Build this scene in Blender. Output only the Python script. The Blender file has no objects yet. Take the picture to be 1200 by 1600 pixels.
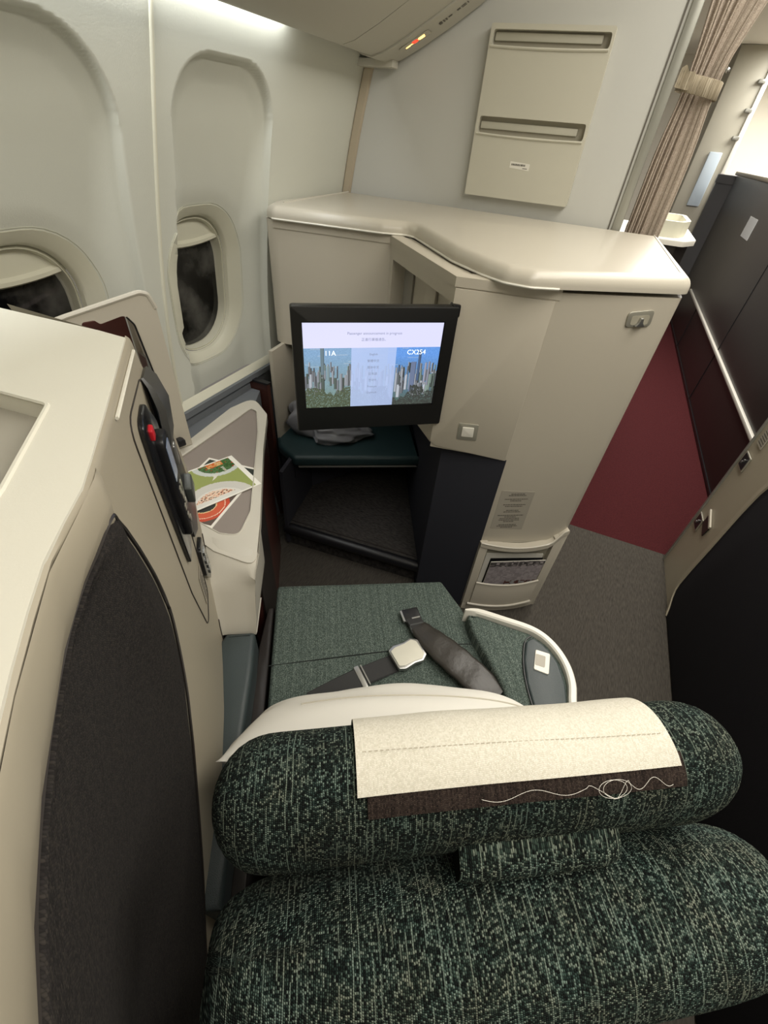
import bpy, bmesh, math, random
from mathutils import Vector, Matrix
from mathutils.geometry import tessellate_polygon
import numpy as np
random.seed(7)
S = bpy.context.scene
COL = S.collection
PI = math.pi

# ------------------------------------------------------------------ camera
F_PX = 671.0
cam_d = bpy.data.cameras.new('camera'); cam = bpy.data.objects.new('camera', cam_d); COL.objects.link(cam)
cam_d.sensor_fit = 'VERTICAL'; cam_d.sensor_height = 36.0; cam_d.lens = F_PX / 1600 * 36.0
cam_d.clip_start = 0.02; cam_d.clip_end = 60
f_ = F_PX
up = -Vector((-72, -748, -f_)).normalized()
fw = Vector((389, 565, -f_)).normalized(); fw = (fw - up * fw.dot(up)).normalized()
rt = fw.cross(up)
M = Matrix((rt, fw, up)).to_4x4(); M.translation = Vector((0, 0, 1.40))
cam.matrix_world = M
S.camera = cam

# ------------------------------------------------------------------ world, lights, exposure
S.view_settings.view_transform = 'Standard'; S.view_settings.look = 'None'
S.view_settings.gamma = 1.0; S.view_settings.use_curve_mapping = False
S.view_settings.exposure = 0.12
w = bpy.data.worlds.new('cabin_air'); S.world = w; w.use_nodes = True
w.node_tree.nodes['Background'].inputs[0].default_value = (1.0, 0.92, 0.80, 1)
w.node_tree.nodes['Background'].inputs[1].default_value = 0.16

def area(name, loc, size, size_y, power, color, rot=(0, 0, 0)):
    l = bpy.data.lights.new(name, 'AREA'); l.shape = 'RECTANGLE'; l.size = size; l.size_y = size_y
    l.energy = power; l.color = color
    o = bpy.data.objects.new(name, l); COL.objects.link(o); o.location = loc; o.rotation_euler = rot
    return o
# cabin ceiling lamps along the aisle, the wash strip above the windows, an unseen lamp added to brighten the far wall
area('ceiling_lamp_aisle', (0.55, 0.9, 2.17), 0.7, 2.8, 42, (1.0, 0.95, 0.86))
area('ceiling_lamp_forward', (0.6, 3.7, 2.17), 0.8, 2.0, 70, (1.0, 0.95, 0.88))
area('added_far_wall_lamp', (1.6, 6.9, 2.17), 1.2, 2.0, 120, (1.0, 0.97, 0.92))
area('wash_strip', (-0.8985, 0.20, 1.605), 0.016, 2.40, 5.0, (0.96, 0.98, 1.0))

# ------------------------------------------------------------------ materials
def lin(c):
    return tuple((x / 12.92 if x <= 0.04045 else ((x + 0.055) / 1.055) ** 2.4) for x in c)
def hexc(h):
    return lin(tuple(int(h[i:i + 2], 16) / 255 for i in (0, 2, 4)))
def newmat(name):
    m = bpy.data.materials.new(name); m.use_nodes = True
    return m, m.node_tree, m.node_tree.nodes, m.node_tree.links
def plastic(name, h, rough=0.45, var=0.03, bump=0.02, scale=60, metal=0.0, spec=0.5):
    m, nt, N, L = newmat(name); b = N['Principled BSDF']
    c = hexc(h)
    tc = N.new('ShaderNodeTexCoord'); no = N.new('ShaderNodeTexNoise'); no.inputs['Scale'].default_value = scale
    no.inputs['Detail'].default_value = 4
    n2 = N.new('ShaderNodeTexNoise'); n2.inputs['Scale'].default_value = 3.0
    rp = N.new('ShaderNodeValToRGB')
    rp.color_ramp.elements[0].position = 0.3; rp.color_ramp.elements[1].position = 0.7
    rp.color_ramp.elements[0].color = (*[x * (1 - var) for x in c], 1)
    rp.color_ramp.elements[1].color = (*[min(1, x * (1 + var)) for x in c], 1)
    L.new(tc.outputs['Object'], no.inputs['Vector']); L.new(tc.outputs['Object'], n2.inputs['Vector'])
    L.new(n2.outputs['Fac'], rp.inputs['Fac']); L.new(rp.outputs['Color'], b.inputs['Base Color'])
    b.inputs['Roughness'].default_value = rough; b.inputs['Metallic'].default_value = metal
    b.inputs['Specular IOR Level'].default_value = spec
    if bump:
        bp = N.new('ShaderNodeBump'); bp.inputs['Strength'].default_value = bump; bp.inputs['Distance'].default_value = 0.002
        L.new(no.outputs['Fac'], bp.inputs['Height']); L.new(bp.outputs['Normal'], b.inputs['Normal'])
    return m
def emit(name, h, s):
    m, nt, N, L = newmat(name); b = N['Principled BSDF']
    b.inputs['Base Color'].default_value = (*hexc(h), 1)
    b.inputs['Emission Color'].default_value = (*hexc(h), 1); b.inputs['Emission Strength'].default_value = s
    return m
def weave(name, cols, pitch, rot=0.0, coord='UV', rough=0.95, bump=0.6, streak=0.35, lightw=0.16, dist=0.0012, asp=1.35, warp=1.2, gap=0.35, slub=0):
    """woven cloth: staggered stitches in columns, every stitch with its own shade"""
    m, nt, N, L = newmat(name); b = N['Principled BSDF']
    def math_(op, a, b_=None, c_=None):
        n = N.new('ShaderNodeMath'); n.operation = op
        for k, x in enumerate((a, b_, c_)):
            if x is None: continue
            if isinstance(x, (int, float)): n.inputs[k].default_value = x
            else: L.new(x, n.inputs[k])
        return n.outputs[0]
    tc = N.new('ShaderNodeTexCoord'); mp = N.new('ShaderNodeMapping')
    mp.inputs['Rotation'].default_value = (0, 0, rot)
    L.new(tc.outputs[coord], mp.inputs['Vector'])
    dn = N.new('ShaderNodeTexNoise'); dn.inputs['Scale'].default_value = 22; dn.inputs['Detail'].default_value = 3
    L.new(mp.outputs[0], dn.inputs['Vector'])
    mx = N.new('ShaderNodeVectorMath'); mx.operation = 'MULTIPLY_ADD'
    mx.inputs[1].default_value = (pitch * warp * 2,) * 3
    L.new(dn.outputs['Color'], mx.inputs[0]); L.new(mp.outputs[0], mx.inputs[2])
    sp = N.new('ShaderNodeSeparateXYZ'); L.new(mx.outputs[0], sp.inputs[0])
    X = math_('MULTIPLY', sp.outputs['X'], 1 / pitch)
    fx = math_('FLOOR', X)
    wc = N.new('ShaderNodeTexWhiteNoise'); wc.noise_dimensions = '1D'; L.new(fx, wc.inputs['W'])
    Y = math_('MULTIPLY_ADD', sp.outputs['Y'], 1 / (pitch * asp), math_('MULTIPLY', wc.outputs['Value'], 7.3))
    fy = math_('FLOOR', Y)
    cb = N.new('ShaderNodeCombineXYZ'); L.new(fx, cb.inputs[0]); L.new(fy, cb.inputs[1])
    wn = N.new('ShaderNodeTexWhiteNoise'); wn.noise_dimensions = '2D'; L.new(cb.outputs[0], wn.inputs['Vector'])
    fn = N.new('ShaderNodeTexNoise'); fn.inputs['Scale'].default_value = 0.9 / pitch; fn.inputs['Detail'].default_value = 2
    L.new(mp.outputs[0], fn.inputs['Vector'])
    val = math_('MULTIPLY_ADD', wc.outputs['Value'], streak, math_('MULTIPLY', wn.outputs['Value'], 0.92 - streak))
    val = math_('MULTIPLY_ADD', fn.outputs['Fac'], 0.16, val)
    val = math_('SUBTRACT', val, 0.04)
    rp = N.new('ShaderNodeValToRGB'); el = rp.color_ramp.elements
    el[0].position = 0.12; el[0].color = (*hexc(cols[0]), 1)
    el[1].position = 0.97 - lightw * 0.6; el[1].color = (*hexc(cols[3]), 1)
    e = el.new(0.42); e.color = (*hexc(cols[1]), 1)
    e = el.new(0.66); e.color = (*hexc(cols[2]), 1)
    L.new(val, rp.inputs['Fac'])
    h = math_('MULTIPLY', math_('SINE', math_('MULTIPLY', math_('FRACT', X), PI)), math_('SINE', math_('MULTIPLY', math_('FRACT', Y), PI)))
    g = math_('POWER', h, gap)
    mc = N.new('ShaderNodeMixRGB'); mc.inputs[1].default_value = (*[x * .6 for x in hexc(cols[0])], 1)
    L.new(g, mc.inputs[0]); L.new(rp.outputs['Color'], mc.inputs[2]); out = mc.outputs[0]
    if slub:
        # pale slub threads running along some columns, and a slow drift between teal and olive yarn
        X3 = math_('MULTIPLY', sp.outputs['X'], 1 / (pitch * 3.1)); f3 = math_('FLOOR', X3)
        w3 = N.new('ShaderNodeTexWhiteNoise'); w3.noise_dimensions = '1D'; L.new(f3, w3.inputs['W'])
        n3 = N.new('ShaderNodeTexNoise'); n3.inputs['Scale'].default_value = 1.0
        cm = N.new('ShaderNodeCombineXYZ'); L.new(math_('MULTIPLY', f3, 3.7), cm.inputs[0]); L.new(math_('MULTIPLY', sp.outputs['Y'], 45), cm.inputs[1]); L.new(cm.outputs[0], n3.inputs['Vector'])
        thin = math_('LESS_THAN', math_('ABSOLUTE', math_('SUBTRACT', math_('FRACT', X3), .5)), .10)
        on = math_('MULTIPLY', math_('GREATER_THAN', math_('MULTIPLY_ADD', w3.outputs['Value'], .35, n3.outputs['Fac']), .70), thin)
        ms = N.new('ShaderNodeMixRGB'); ms.inputs[2].default_value = (*hexc(cols[3]), 1); L.new(math_('MULTIPLY', on, slub), ms.inputs[0]); L.new(out, ms.inputs[1])
        hn = N.new('ShaderNodeTexNoise'); hn.inputs['Scale'].default_value = 26; L.new(mp.outputs[0], hn.inputs['Vector'])
        hr = N.new('ShaderNodeValToRGB'); hr.color_ramp.elements[0].position = .35; hr.color_ramp.elements[1].position = .65
        hr.color_ramp.elements[0].color = (.84, 1.0, .98, 1); hr.color_ramp.elements[1].color = (1.0, .96, .86, 1); L.new(hn.outputs['Fac'], hr.inputs['Fac'])
        mh = N.new('ShaderNodeMixRGB'); mh.blend_type = 'MULTIPLY'; mh.inputs[0].default_value = 1.0
        L.new(ms.outputs[0], mh.inputs[1]); L.new(hr.outputs['Color'], mh.inputs[2]); out = mh.outputs[0]
    L.new(out, b.inputs['Base Color'])
    bp = N.new('ShaderNodeBump'); bp.inputs['Strength'].default_value = bump; bp.inputs['Distance'].default_value = dist
    L.new(h, bp.inputs['Height']); L.new(bp.outputs['Normal'], b.inputs['Normal'])
    b.inputs['Roughness'].default_value = rough; b.inputs['Specular IOR Level'].default_value = 0.2
    return m
def printed(name, rough=0.35, emission=0.0):
    m, nt, N, L = newmat(name); b = N['Principled BSDF']
    a = N.new('ShaderNodeAttribute'); a.attribute_name = 'ink'
    if emission:
        L.new(a.outputs['Color'], b.inputs['Emission Color']); b.inputs['Emission Strength'].default_value = emission
        b.inputs['Base Color'].default_value = (0.01, 0.01, 0.01, 1)
    else:
        L.new(a.outputs['Color'], b.inputs['Base Color'])
    b.inputs['Roughness'].default_value = rough
    return m

CREAM = plastic('cream_console_plastic', 'b9b2a3', 0.42, 0.015, 0.05, 400)
CREAM2 = plastic('cream_shell_plastic', 'dbd8cb', 0.42, 0.015, 0.05, 400)
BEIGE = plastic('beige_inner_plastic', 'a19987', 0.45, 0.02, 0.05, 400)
LIDM = plastic('cream_lid_plastic', 'bcb6a8', 0.30, 0.015, 0.08, 500)
SIDE = plastic('sidewall_vinyl', 'c9cabf', 0.6, 0.012, 0.12, 300)
FRAMEM = plastic('window_surround_plastic', 'cfcdbb', 0.4, 0.01, 0)
BULK = plastic('bulkhead_laminate', 'babab4', 0.55, 0.01, 0.05, 300)
POCK = plastic('literature_pocket_plastic', 'bbb8a9', 0.5, 0.012, 0.05, 300)
POCKIN = plastic('pocket_inside_plastic', '9c9787', 0.6, 0.02, 0)
BINM = plastic('bin_plastic', 'b8b5a9', 0.5, 0.012, 0.05, 300)
TRIMB = plastic('bulkhead_trim_tan', 'ab9f8a', 0.55, 0.02, 0)
GREYT = plastic('grey_aluminium_trim', '9a9a92', 0.35, 0.02, 0, metal=0.5)
BLACKP = plastic('black_plastic', '17171a', 0.35, 0.03, 0.03, 500)
BLACKG = plastic('black_gloss_plastic', '1a1a1c', 0.18, 0.03, 0)
BEZEL = plastic('monitor_bezel', '191919', 0.4, 0.02, 0.03, 600)
NAVY = plastic('dark_navy_felt', '303138', 0.9, 0.05, 0.1, 500, spec=0.2)
DARKW = plastic('dark_footwell_lining', '33333a', 0.8, 0.05, 0.1, 400, spec=0.3)
DARKB = plastic('dark_brown_laminate', '2c2826', 0.35, 0.05, 0.02, 300)
MAROON = plastic('maroon_veneer', '55302a', 0.3, 0.1, 0.02, 80)
LEATHER = plastic('bottle_green_leather', '25393b', 0.42, 0.08, 0.35, 700)
LEATHER2 = plastic('slate_green_leather', '353e3f', 0.42, 0.06, 0.3, 700)
NAVYL = plastic('dado_slate', '6c7074', 0.6, 0.04, 0.05, 300)
TABLEI = plastic('table_inlay_taupe', '8b8179', 0.55, 0.02, 0.05, 500)
TABLEF = plastic('table_frame_grey', 'c6c1b4', 0.35, 0.01, 0.02, 300)
METAL = plastic('brushed_metal', 'b9b9b6', 0.3, 0.03, 0, metal=0.9)
METALD = plastic('satin_metal_plate', 'aaa79a', 0.35, 0.03, 0, metal=0.5)
WHITEM = plastic('white_plastic', 'e2dfd4', 0.4, 0.01, 0)
WALLW = plastic('cabin_white_wall', 'e6e2d4', 0.6, 0.01, 0)
LINEN = plastic('pillow_cotton', 'e4e1d8', 0.85, 0.02, 0.15, 40, spec=0.2)
THREADM = plastic('white_thread', 'e6e2d8', 0.8, 0.02, 0)
SLING = plastic('black_webbing', '2b2b2b', 0.75, 0.1, 0.3, 900)
PADL = plastic('belt_sleeve_leather', '33302c', 0.36, 0.08, 0.5, 60)
BAGM = plastic('grey_plastic_bag', '7d7d80', 0.45, 0.1, 0.3, 30)
BLUEG = plastic('pale_blue_plastic', 'b9c6d0', 0.4, 0.03, 0)
PAPER = plastic('paper', 'd8d5cb', 0.7, 0.03, 0)
PLAC = plastic('placard_grey', 'a59f92', 0.5, 0.02, 0)
INK = plastic('printed_ink', '5a564e', 0.7, 0.02, 0)
REDB = plastic('red_button', 'c0202c', 0.35, 0.02, 0)
LCD = plastic('handset_lcd', '7f8ea8', 0.15, 0.05, 0)
GLASSD, _nt, _N, _L = newmat('dark_glass_painted_reflections')
_b = _N['Principled BSDF']; _b.inputs['Roughness'].default_value = 0.08
_t = _N.new('ShaderNodeTexCoord'); _n = _N.new('ShaderNodeTexNoise'); _n.inputs['Scale'].default_value = 9; _n.inputs['Detail'].default_value = 6
_r = _N.new('ShaderNodeValToRGB'); _r.color_ramp.elements[0].position = .45; _r.color_ramp.elements[0].color = (.004, .004, .004, 1)
_r.color_ramp.elements[1].position = .75; _r.color_ramp.elements[1].color = (.09, .088, .08, 1)  # grey noise paints faint reflections of outside lights into the glass colour
_L.new(_t.outputs['Object'], _n.inputs['Vector']); _L.new(_n.outputs['Fac'], _r.inputs['Fac']); _L.new(_r.outputs['Color'], _b.inputs['Base Color'])
RAMP = plastic('ramp_surface', '2c2b29', 0.6, 0.4, 0, 5)
SEATF = weave('seat_weave', ['343c38', '4b5751', '5d6963', '828d84'], 0.0011, math.radians(-30), 'Object', bump=0.35, streak=0.2, dist=0.0004, warp=.5, gap=.2)
TWEED = weave('headrest_tweed', ['0a0f0e', '1f2a27', '404e49', '7f897f'], 0.0016, 0, 'UV', bump=0.9, streak=0.12, lightw=0.22, dist=0.0012, asp=1.2, warp=.9, gap=.5, slub=.55)
TWEED2 = weave('backrest_tweed', ['0c1110', '26332f', '4d5d56', '8a948a'], 0.0018, 0, 'UV', bump=0.9, streak=0.12, lightw=0.26, dist=0.0014, asp=1.2, warp=.9, gap=.5, slub=.6)
CANVAS = weave('antimacassar_canvas', ['cac5b5', 'd3cec0', 'd7d2c4', 'dcd8cb'], 0.0012, 0, 'UV', bump=0.4, streak=0.1, dist=0.0004, gap=.12, warp=.5)
HOOKT = weave('brown_fastener_tape', ['1c1613', '322824', '3c322d', '4a3f38'], 0.0012, 0, 'UV', bump=0.5, dist=0.0005)
PANELF = weave('charcoal_panel_cloth', ['201e1d', '2a2726', '2f2c2a', '37332f'], 0.0014, 0.9, 'UV', bump=0.4, streak=0.15, dist=0.0005, warp=.4, gap=.25)
TIEM = weave('tieback_cloth', ['857a66', '9e937e', 'a89d89', 'b7ad99'], 0.0022, 0, 'Object', bump=0.4, dist=0.0006)
CURT = weave('curtain_cloth', ['9a8d80', 'b0a293', 'bbad9e', 'c7bbac'], 0.0024, 0, 'UV', bump=0.3, streak=0.2, dist=0.0005)

def carpet(name, cols, sx, sy):
    m, nt, N, L = newmat(name); b = N['Principled BSDF']
    tc = N.new('ShaderNodeTexCoord'); mp = N.new('ShaderNodeMapping'); mp.inputs['Scale'].default_value = (sx, sy, 40)
    L.new(tc.outputs['Object'], mp.inputs['Vector'])
    n1 = N.new('ShaderNodeTexNoise'); n1.inputs['Scale'].default_value = 1.0; n1.inputs['Detail'].default_value = 5
    L.new(mp.outputs[0], n1.inputs['Vector'])
    rp = N.new('ShaderNodeValToRGB'); rp.color_ramp.elements[0].position = 0.32; rp.color_ramp.elements[1].position = 0.68
    rp.color_ramp.elements[0].color = (*hexc(cols[0]), 1); rp.color_ramp.elements[1].color = (*hexc(cols[1]), 1)
    L.new(n1.outputs['Fac'], rp.inputs['Fac']); L.new(rp.outputs['Color'], b.inputs['Base Color'])
    bp = N.new('ShaderNodeBump'); bp.inputs['Strength'].default_value = 0.5; bp.inputs['Distance'].default_value = 0.003
    L.new(n1.outputs['Fac'], bp.inputs['Height']); L.new(bp.outputs['Normal'], b.inputs['Normal'])
    b.inputs['Roughness'].default_value = 1.0; b.inputs['Specular IOR Level'].default_value = 0.1
    return m
GREYC = carpet('grey_ribbed_carpet', ('383531', '4c4842'), 420, 40)
REDC = carpet('burgundy_carpet', ('381719', '451d1f'), 160, 160)
DARKC = carpet('dark_footwell_carpet', ('2a2828', '464340'), 60, 260)

# ------------------------------------------------------------------ helpers
CS, SN = math.cos(math.radians(30)), math.sin(math.radians(30))
def W(u, v, z=0.0):
    """seat axes (u to the seat's right, v to its front) to cabin axes"""
    return Vector((CS * u - SN * v, SN * u + CS * v, z))
def wloc(o):
    p = Vector((0, 0, 0))
    while o is not None:
        p += o.location; o = o.parent
    return p
def thing(name, label, cat, loc=(0, 0, 0), group=None):
    o = bpy.data.objects.new(name, None); COL.objects.link(o); o.location = loc; o.empty_display_size = 0.05
    o['label'] = label; o['category'] = cat
    if group: o['group'] = group
    return o
def tag(o, label, cat, group=None):
    o['label'] = label; o['category'] = cat
    if group: o['group'] = group
    return o
def obj(name, bm, mat, parent=None, sharp=35, kind=None, label=None, smooth=True):
    """link a bmesh (built in cabin coordinates) as one mesh object"""
    bmesh.ops.recalc_face_normals(bm, faces=bm.faces[:]) if bm.faces else None
    lim = math.radians(sharp)
    for f in bm.faces: f.smooth = smooth
    for e in bm.edges:
        if len(e.link_faces) == 2:
            try:
                if e.calc_face_angle() > lim: e.smooth = False
            except ValueError: pass
    # origin: parent's frame, or own centre
    if parent is None:
        if bm.verts:
            xs = [v.co for v in bm.verts]
            c = Vector(((min(p.x for p in xs) + max(p.x for p in xs)) / 2, (min(p.y for p in xs) + max(p.y for p in xs)) / 2, min(p.z for p in xs)))
        else: c = Vector()
        off = c; loc = c
    else:
        off = wloc(parent); loc = Vector((0, 0, 0))
    bmesh.ops.translate(bm, verts=bm.verts[:], vec=-off)
    me = bpy.data.meshes.new(name); bm.to_mesh(me); bm.free()
    o = bpy.data.objects.new(name, me); COL.objects.link(o)
    o.location = loc
    if mat: me.materials.append(mat)
    if parent is not None: o.parent = parent
    if kind: o['kind'] = kind
    if label: o['label'] = label
    return o
def struct(name, bm, mat, parent=None, **k):
    o = obj(name, bm, mat, parent, **k)
    if parent is None: o['kind'] = 'structure'
    return o
def rpoly(pts, r, seg=6):
    """round the corners of a 2D polygon; r a number or one per corner"""
    out = []; n = len(pts)
    rs = r if isinstance(r, (list, tuple)) else [r] * n
    for i in range(n):
        p = Vector(pts[i]); a = Vector(pts[i - 1]); b = Vector(pts[(i + 1) % n]); rr = rs[i]
        if rr <= 0: out.append(tuple(p)); continue
        da = (a - p); db = (b - p); la, lb = da.length, db.length
        if la < 1e-6 or lb < 1e-6: out.append(tuple(p)); continue
        ang = da.angle(db); t = rr / max(1e-4, math.tan(ang / 2)); t = min(t, la * 0.48, lb * 0.48)
        p0 = p + da.normalized() * t; p1 = p + db.normalized() * t
        for k in range(seg + 1):
            s = k / seg
            q = p0 * (1 - s) ** 2 + p * 2 * s * (1 - s) + p1 * s * s
            out.append(tuple(q))
    return out
def plane3(o, ex, ey):
    o, ex, ey = Vector(o), Vector(ex).normalized(), Vector(ey).normalized()
    return lambda a, b, d=0.0: o + ex * a + ey * b + ex.cross(ey) * d
def XYZ(a, b, d=0.0): return Vector((a, b, d))
def SEAT(a, b, d=0.0): return W(a, b, d)
def prism(bm, pts, z0, z1, fr=XYZ, bev=0.0, seg=3, holes=(), bottom=True, bevel_bottom=False):
    """polygon pts (2D, in frame fr) from depth z0 to depth z1, top rim bevelled"""
    if holes:
        loops = [pts] + list(holes)
        flat = [p for l in loops for p in l]
        tris = tessellate_polygon([[Vector((p[0], p[1], 0)) for p in l] for l in loops])
        for z in ((z0, z1) if bottom else (z1,)):
            vs = [bm.verts.new(fr(p[0], p[1], z)) for p in flat]
            for t in tris:
                try: bm.faces.new([vs[i] for i in t])
                except ValueError: pass
        for l in loops:
            a = [bm.verts.new(fr(p[0], p[1], z0)) for p in l]; b = [bm.verts.new(fr(p[0], p[1], z1)) for p in l]
            n = len(l)
            for i in range(n): bm.faces.new((a[i], a[(i + 1) % n], b[(i + 1) % n], b[i]))
        bmesh.ops.remove_doubles(bm, verts=bm.verts[:], dist=1e-5)
        return bm
    # drop coincident points
    P = [Vector((p[0], p[1])) for p in pts]
    P = [p for i, p in enumerate(P) if (p - P[i - 1]).length > 1e-5]
    n = len(P)
    area_ = sum(P[i].x * P[(i + 1) % n].y - P[(i + 1) % n].x * P[i].y for i in range(n))
    sgn = 1 if area_ > 0 else -1
    nr = []
    for i in range(n):
        e0 = (P[i] - P[i - 1]).normalized(); e1 = (P[(i + 1) % n] - P[i]).normalized()
        n0 = Vector((e0.y, -e0.x)) * sgn; n1 = Vector((e1.y, -e1.x)) * sgn
        m_ = n0 + n1
        m_ = m_.normalized() if m_.length > 1e-6 else n0
        nr.append(m_ / max(.45, m_.dot(n0)))
    sz = 1 if z1 > z0 else -1
    lv = []
    if bev > 0 and bevel_bottom:
        lv += [(z0 + sz * bev * (1 - math.sin(k / seg * PI / 2)), bev * (1 - math.cos(k / seg * PI / 2))) for k in range(seg, 0, -1)]
        lv += [(z0 + sz * bev, 0)]
    else: lv += [(z0, 0)]
    if bev > 0: lv += [(z1 - sz * bev * (1 - math.sin(k / seg * PI / 2)), bev * (1 - math.cos(k / seg * PI / 2))) for k in range(seg + 1)]
    else: lv += [(z1, 0)]
    loops = [[bm.verts.new(fr(P[i].x - nr[i].x * off, P[i].y - nr[i].y * off, z)) for i in range(n)] for z, off in lv]
    for A, B_ in zip(loops, loops[1:]):
        for i in range(n): bm.faces.new((A[i], A[(i + 1) % n], B_[(i + 1) % n], B_[i]))
    bm.faces.new(loops[-1])
    if bottom: bm.faces.new(loops[0][::-1])
    return bm
def box(bm, x0, x1, y0, y1, z0, z1, fr=XYZ, bev=0.0, seg=2):
    t = bmesh.new()
    pts = [(x0, y0), (x1, y0), (x1, y1), (x0, y1)]
    prism(t, pts, z0, z1)
    if bev: bmesh.ops.bevel(t, geom=t.edges[:], offset=bev, segments=seg, profile=0.5, affect='EDGES', clamp_overlap=True)
    merge(bm, t, fr)
    return bm
def merge(bm, t, fr=None):
    mp = {}
    for v in t.verts: mp[v] = bm.verts.new(fr(*v.co) if fr else v.co)
    for f in t.faces:
        try: bm.faces.new([mp[v] for v in f.verts])
        except ValueError: pass
    t.free()
def grid(bm, rows, closed=False, uvs=None, capends=False):
    vs = [[bm.verts.new(p) for p in r] for r in rows]
    uvl = bm.loops.layers.uv.verify() if uvs else None
    n = len(rows[0])
    for i in range(len(rows) - 1):
        for j in range(n if closed else n - 1):
            k = (j + 1) % n
            try: f = bm.faces.new((vs[i][j], vs[i][k], vs[i + 1][k], vs[i + 1][j]))
            except ValueError: continue
            if uvs:
                k2 = j + 1
                for l, uvc in zip(f.loops, (uvs[i][j], uvs[i][k2], uvs[i + 1][k2], uvs[i + 1][j])): l[uvl].uv = uvc
    if capends:
        for r in (vs[0], vs[-1]):
            try: bm.faces.new(r)
            except ValueError: pass
    return vs
def tube(bm, pts, r, seg=8, cap=True):
    pts = [Vector(p) for p in pts]; rows = []
    for i, p in enumerate(pts):
        d = (pts[min(i + 1, len(pts) - 1)] - pts[max(i - 1, 0)]).normalized()
        a = d.cross(Vector((0, 0, 1)))
        if a.length < 1e-3: a = d.cross(Vector((1, 0, 0)))
        a.normalize(); b = d.cross(a)
        rr = r[i] if isinstance(r, (list, tuple)) else r
        rows.append([p + a * rr * math.cos(t * 2 * PI / seg) + b * rr * math.sin(t * 2 * PI / seg) for t in range(seg)])
    grid(bm, rows, True, capends=cap)
    return bm
def ribbon(bm, pts, wvec, thick, n=Vector((0, 0, 1))):
    """flat strap along pts; wvec half width vector(s)"""
    pts = [Vector(p) for p in pts]; rows = []
    for i, p in enumerate(pts):
        wv = Vector(wvec[i]) if isinstance(wvec, list) else Vector(wvec)
        rows.append([p - wv + n * 0, p - wv * 0.9 + n * thick, p + wv * 0.9 + n * thick, p + wv])
    grid(bm, rows, True, capends=True)
    return bm
def catmull(pts, n=8, closed=False):
    P = [Vector(p) for p in pts]; out = []; m = len(P)
    rng = range(m) if closed else range(m - 1)
    for i in rng:
        g = (lambda k: P[k % m]) if closed else (lambda k: P[max(0, min(m - 1, k))])
        p0, p1, p2, p3 = g(i - 1), g(i), g(i + 1), g(i + 2)
        for k in range(n):
            t = k / n
            out.append(0.5 * ((2 * p1) + (p2 - p0) * t + (2 * p0 - 5 * p1 + 4 * p2 - p3) * t * t + (3 * p1 - p0 - 3 * p2 + p3) * t ** 3))
    if not closed: out.append(P[-1])
    return out
def text(name, s, size, fr, a, b, d, mat, parent, align='CENTER', label=None):
    """letters laid flat in frame fr at (a, b), raised by d"""
    c = bpy.data.curves.new(name, 'FONT'); c.body = s; c.size = size; c.align_x = align; c.align_y = 'CENTER'; c.resolution_u = 2
    t = bpy.data.objects.new(name, c); COL.objects.link(t)
    bpy.context.view_layer.update()
    me = bpy.data.meshes.new_from_object(t.evaluated_get(bpy.context.evaluated_depsgraph_get()))
    bpy.data.objects.remove(t)
    bm = bmesh.new(); bm.from_mesh(me)
    for v in bm.verts: v.co = fr(a + v.co.x, b + v.co.y, d)
    return obj(name, bm, mat, parent, label=label, smooth=False)
def raster(name, fr, w_, h_, nx, ny, fn, mat, parent, d=0.0, curl=None):
    """a flat printed picture: one face per dot, inks in a colour attribute"""
    bm = bmesh.new(); rows = []
    for j in range(ny + 1):
        rows.append([fr(w_ * i / nx, h_ * j / ny, d + (curl(i / nx, j / ny) if curl else 0)) for i in range(nx + 1)])
    grid(bm, rows)
    cl = bm.loops.layers.float_color.new('ink')
    k = 0
    for f in bm.faces:
        i, j = k % nx, k // nx; k += 1
        c = lin(fn((i + .5) / nx, (j + .5) / ny))
        for l in f.loops: l[cl] = (*c, 1)
    return obj(name, bm, mat, parent, sharp=180)

# ================================================================== THE CABIN
WZ = ([0, .3, .6, .7, .9, 1.19, 1.52, 1.7], [-.99, -1.03, -1.055, -1.06, -1.05, -1.01, -.94, -.88])
def wx(z): return float(np.interp(z, *WZ))
_wp = np.polyfit(np.linspace(.6, 1.7, 12), [wx(z) for z in np.linspace(.6, 1.7, 12)], 3)
def wxs(z): return float(np.polyval(_wp, z)) if z > .6 else wx(z)

bm = bmesh.new(); box(bm, -1.3, 2.6, -1.2, 1.83, -0.03, 0.0); struct('floor', bm, GREYC)
bm = bmesh.new(); box(bm, 0.0, 2.6, 1.83, 9.0, -0.03, 0.0)
o = obj('galley_carpet', bm, REDC); tag(o, 'burgundy carpet on the floor beyond the grey aisle carpet', 'carpet'); o['kind'] = 'structure'; o.name = 'floor.001'
del o['label']; del o['category']
bm = bmesh.new(); box(bm, -0.6, 2.6, -1.2, 9.0, 2.2, 2.24); struct('ceiling', bm, WALLW)
bm = bmesh.new(); box(bm, 0.0, 2.6, 9.0, 9.05, 0, 2.2); struct('wall_far', bm, WALLW)
bm = bmesh.new(); box(bm, 2.6, 2.65, -1.2, 9.05, 0, 2.2); struct('wall_right', bm, WALLW)
bm = bmesh.new(); box(bm, -1.25, 2.6, -1.25, -1.2, 0, 2.2); struct('wall_back', bm, WALLW)

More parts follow.
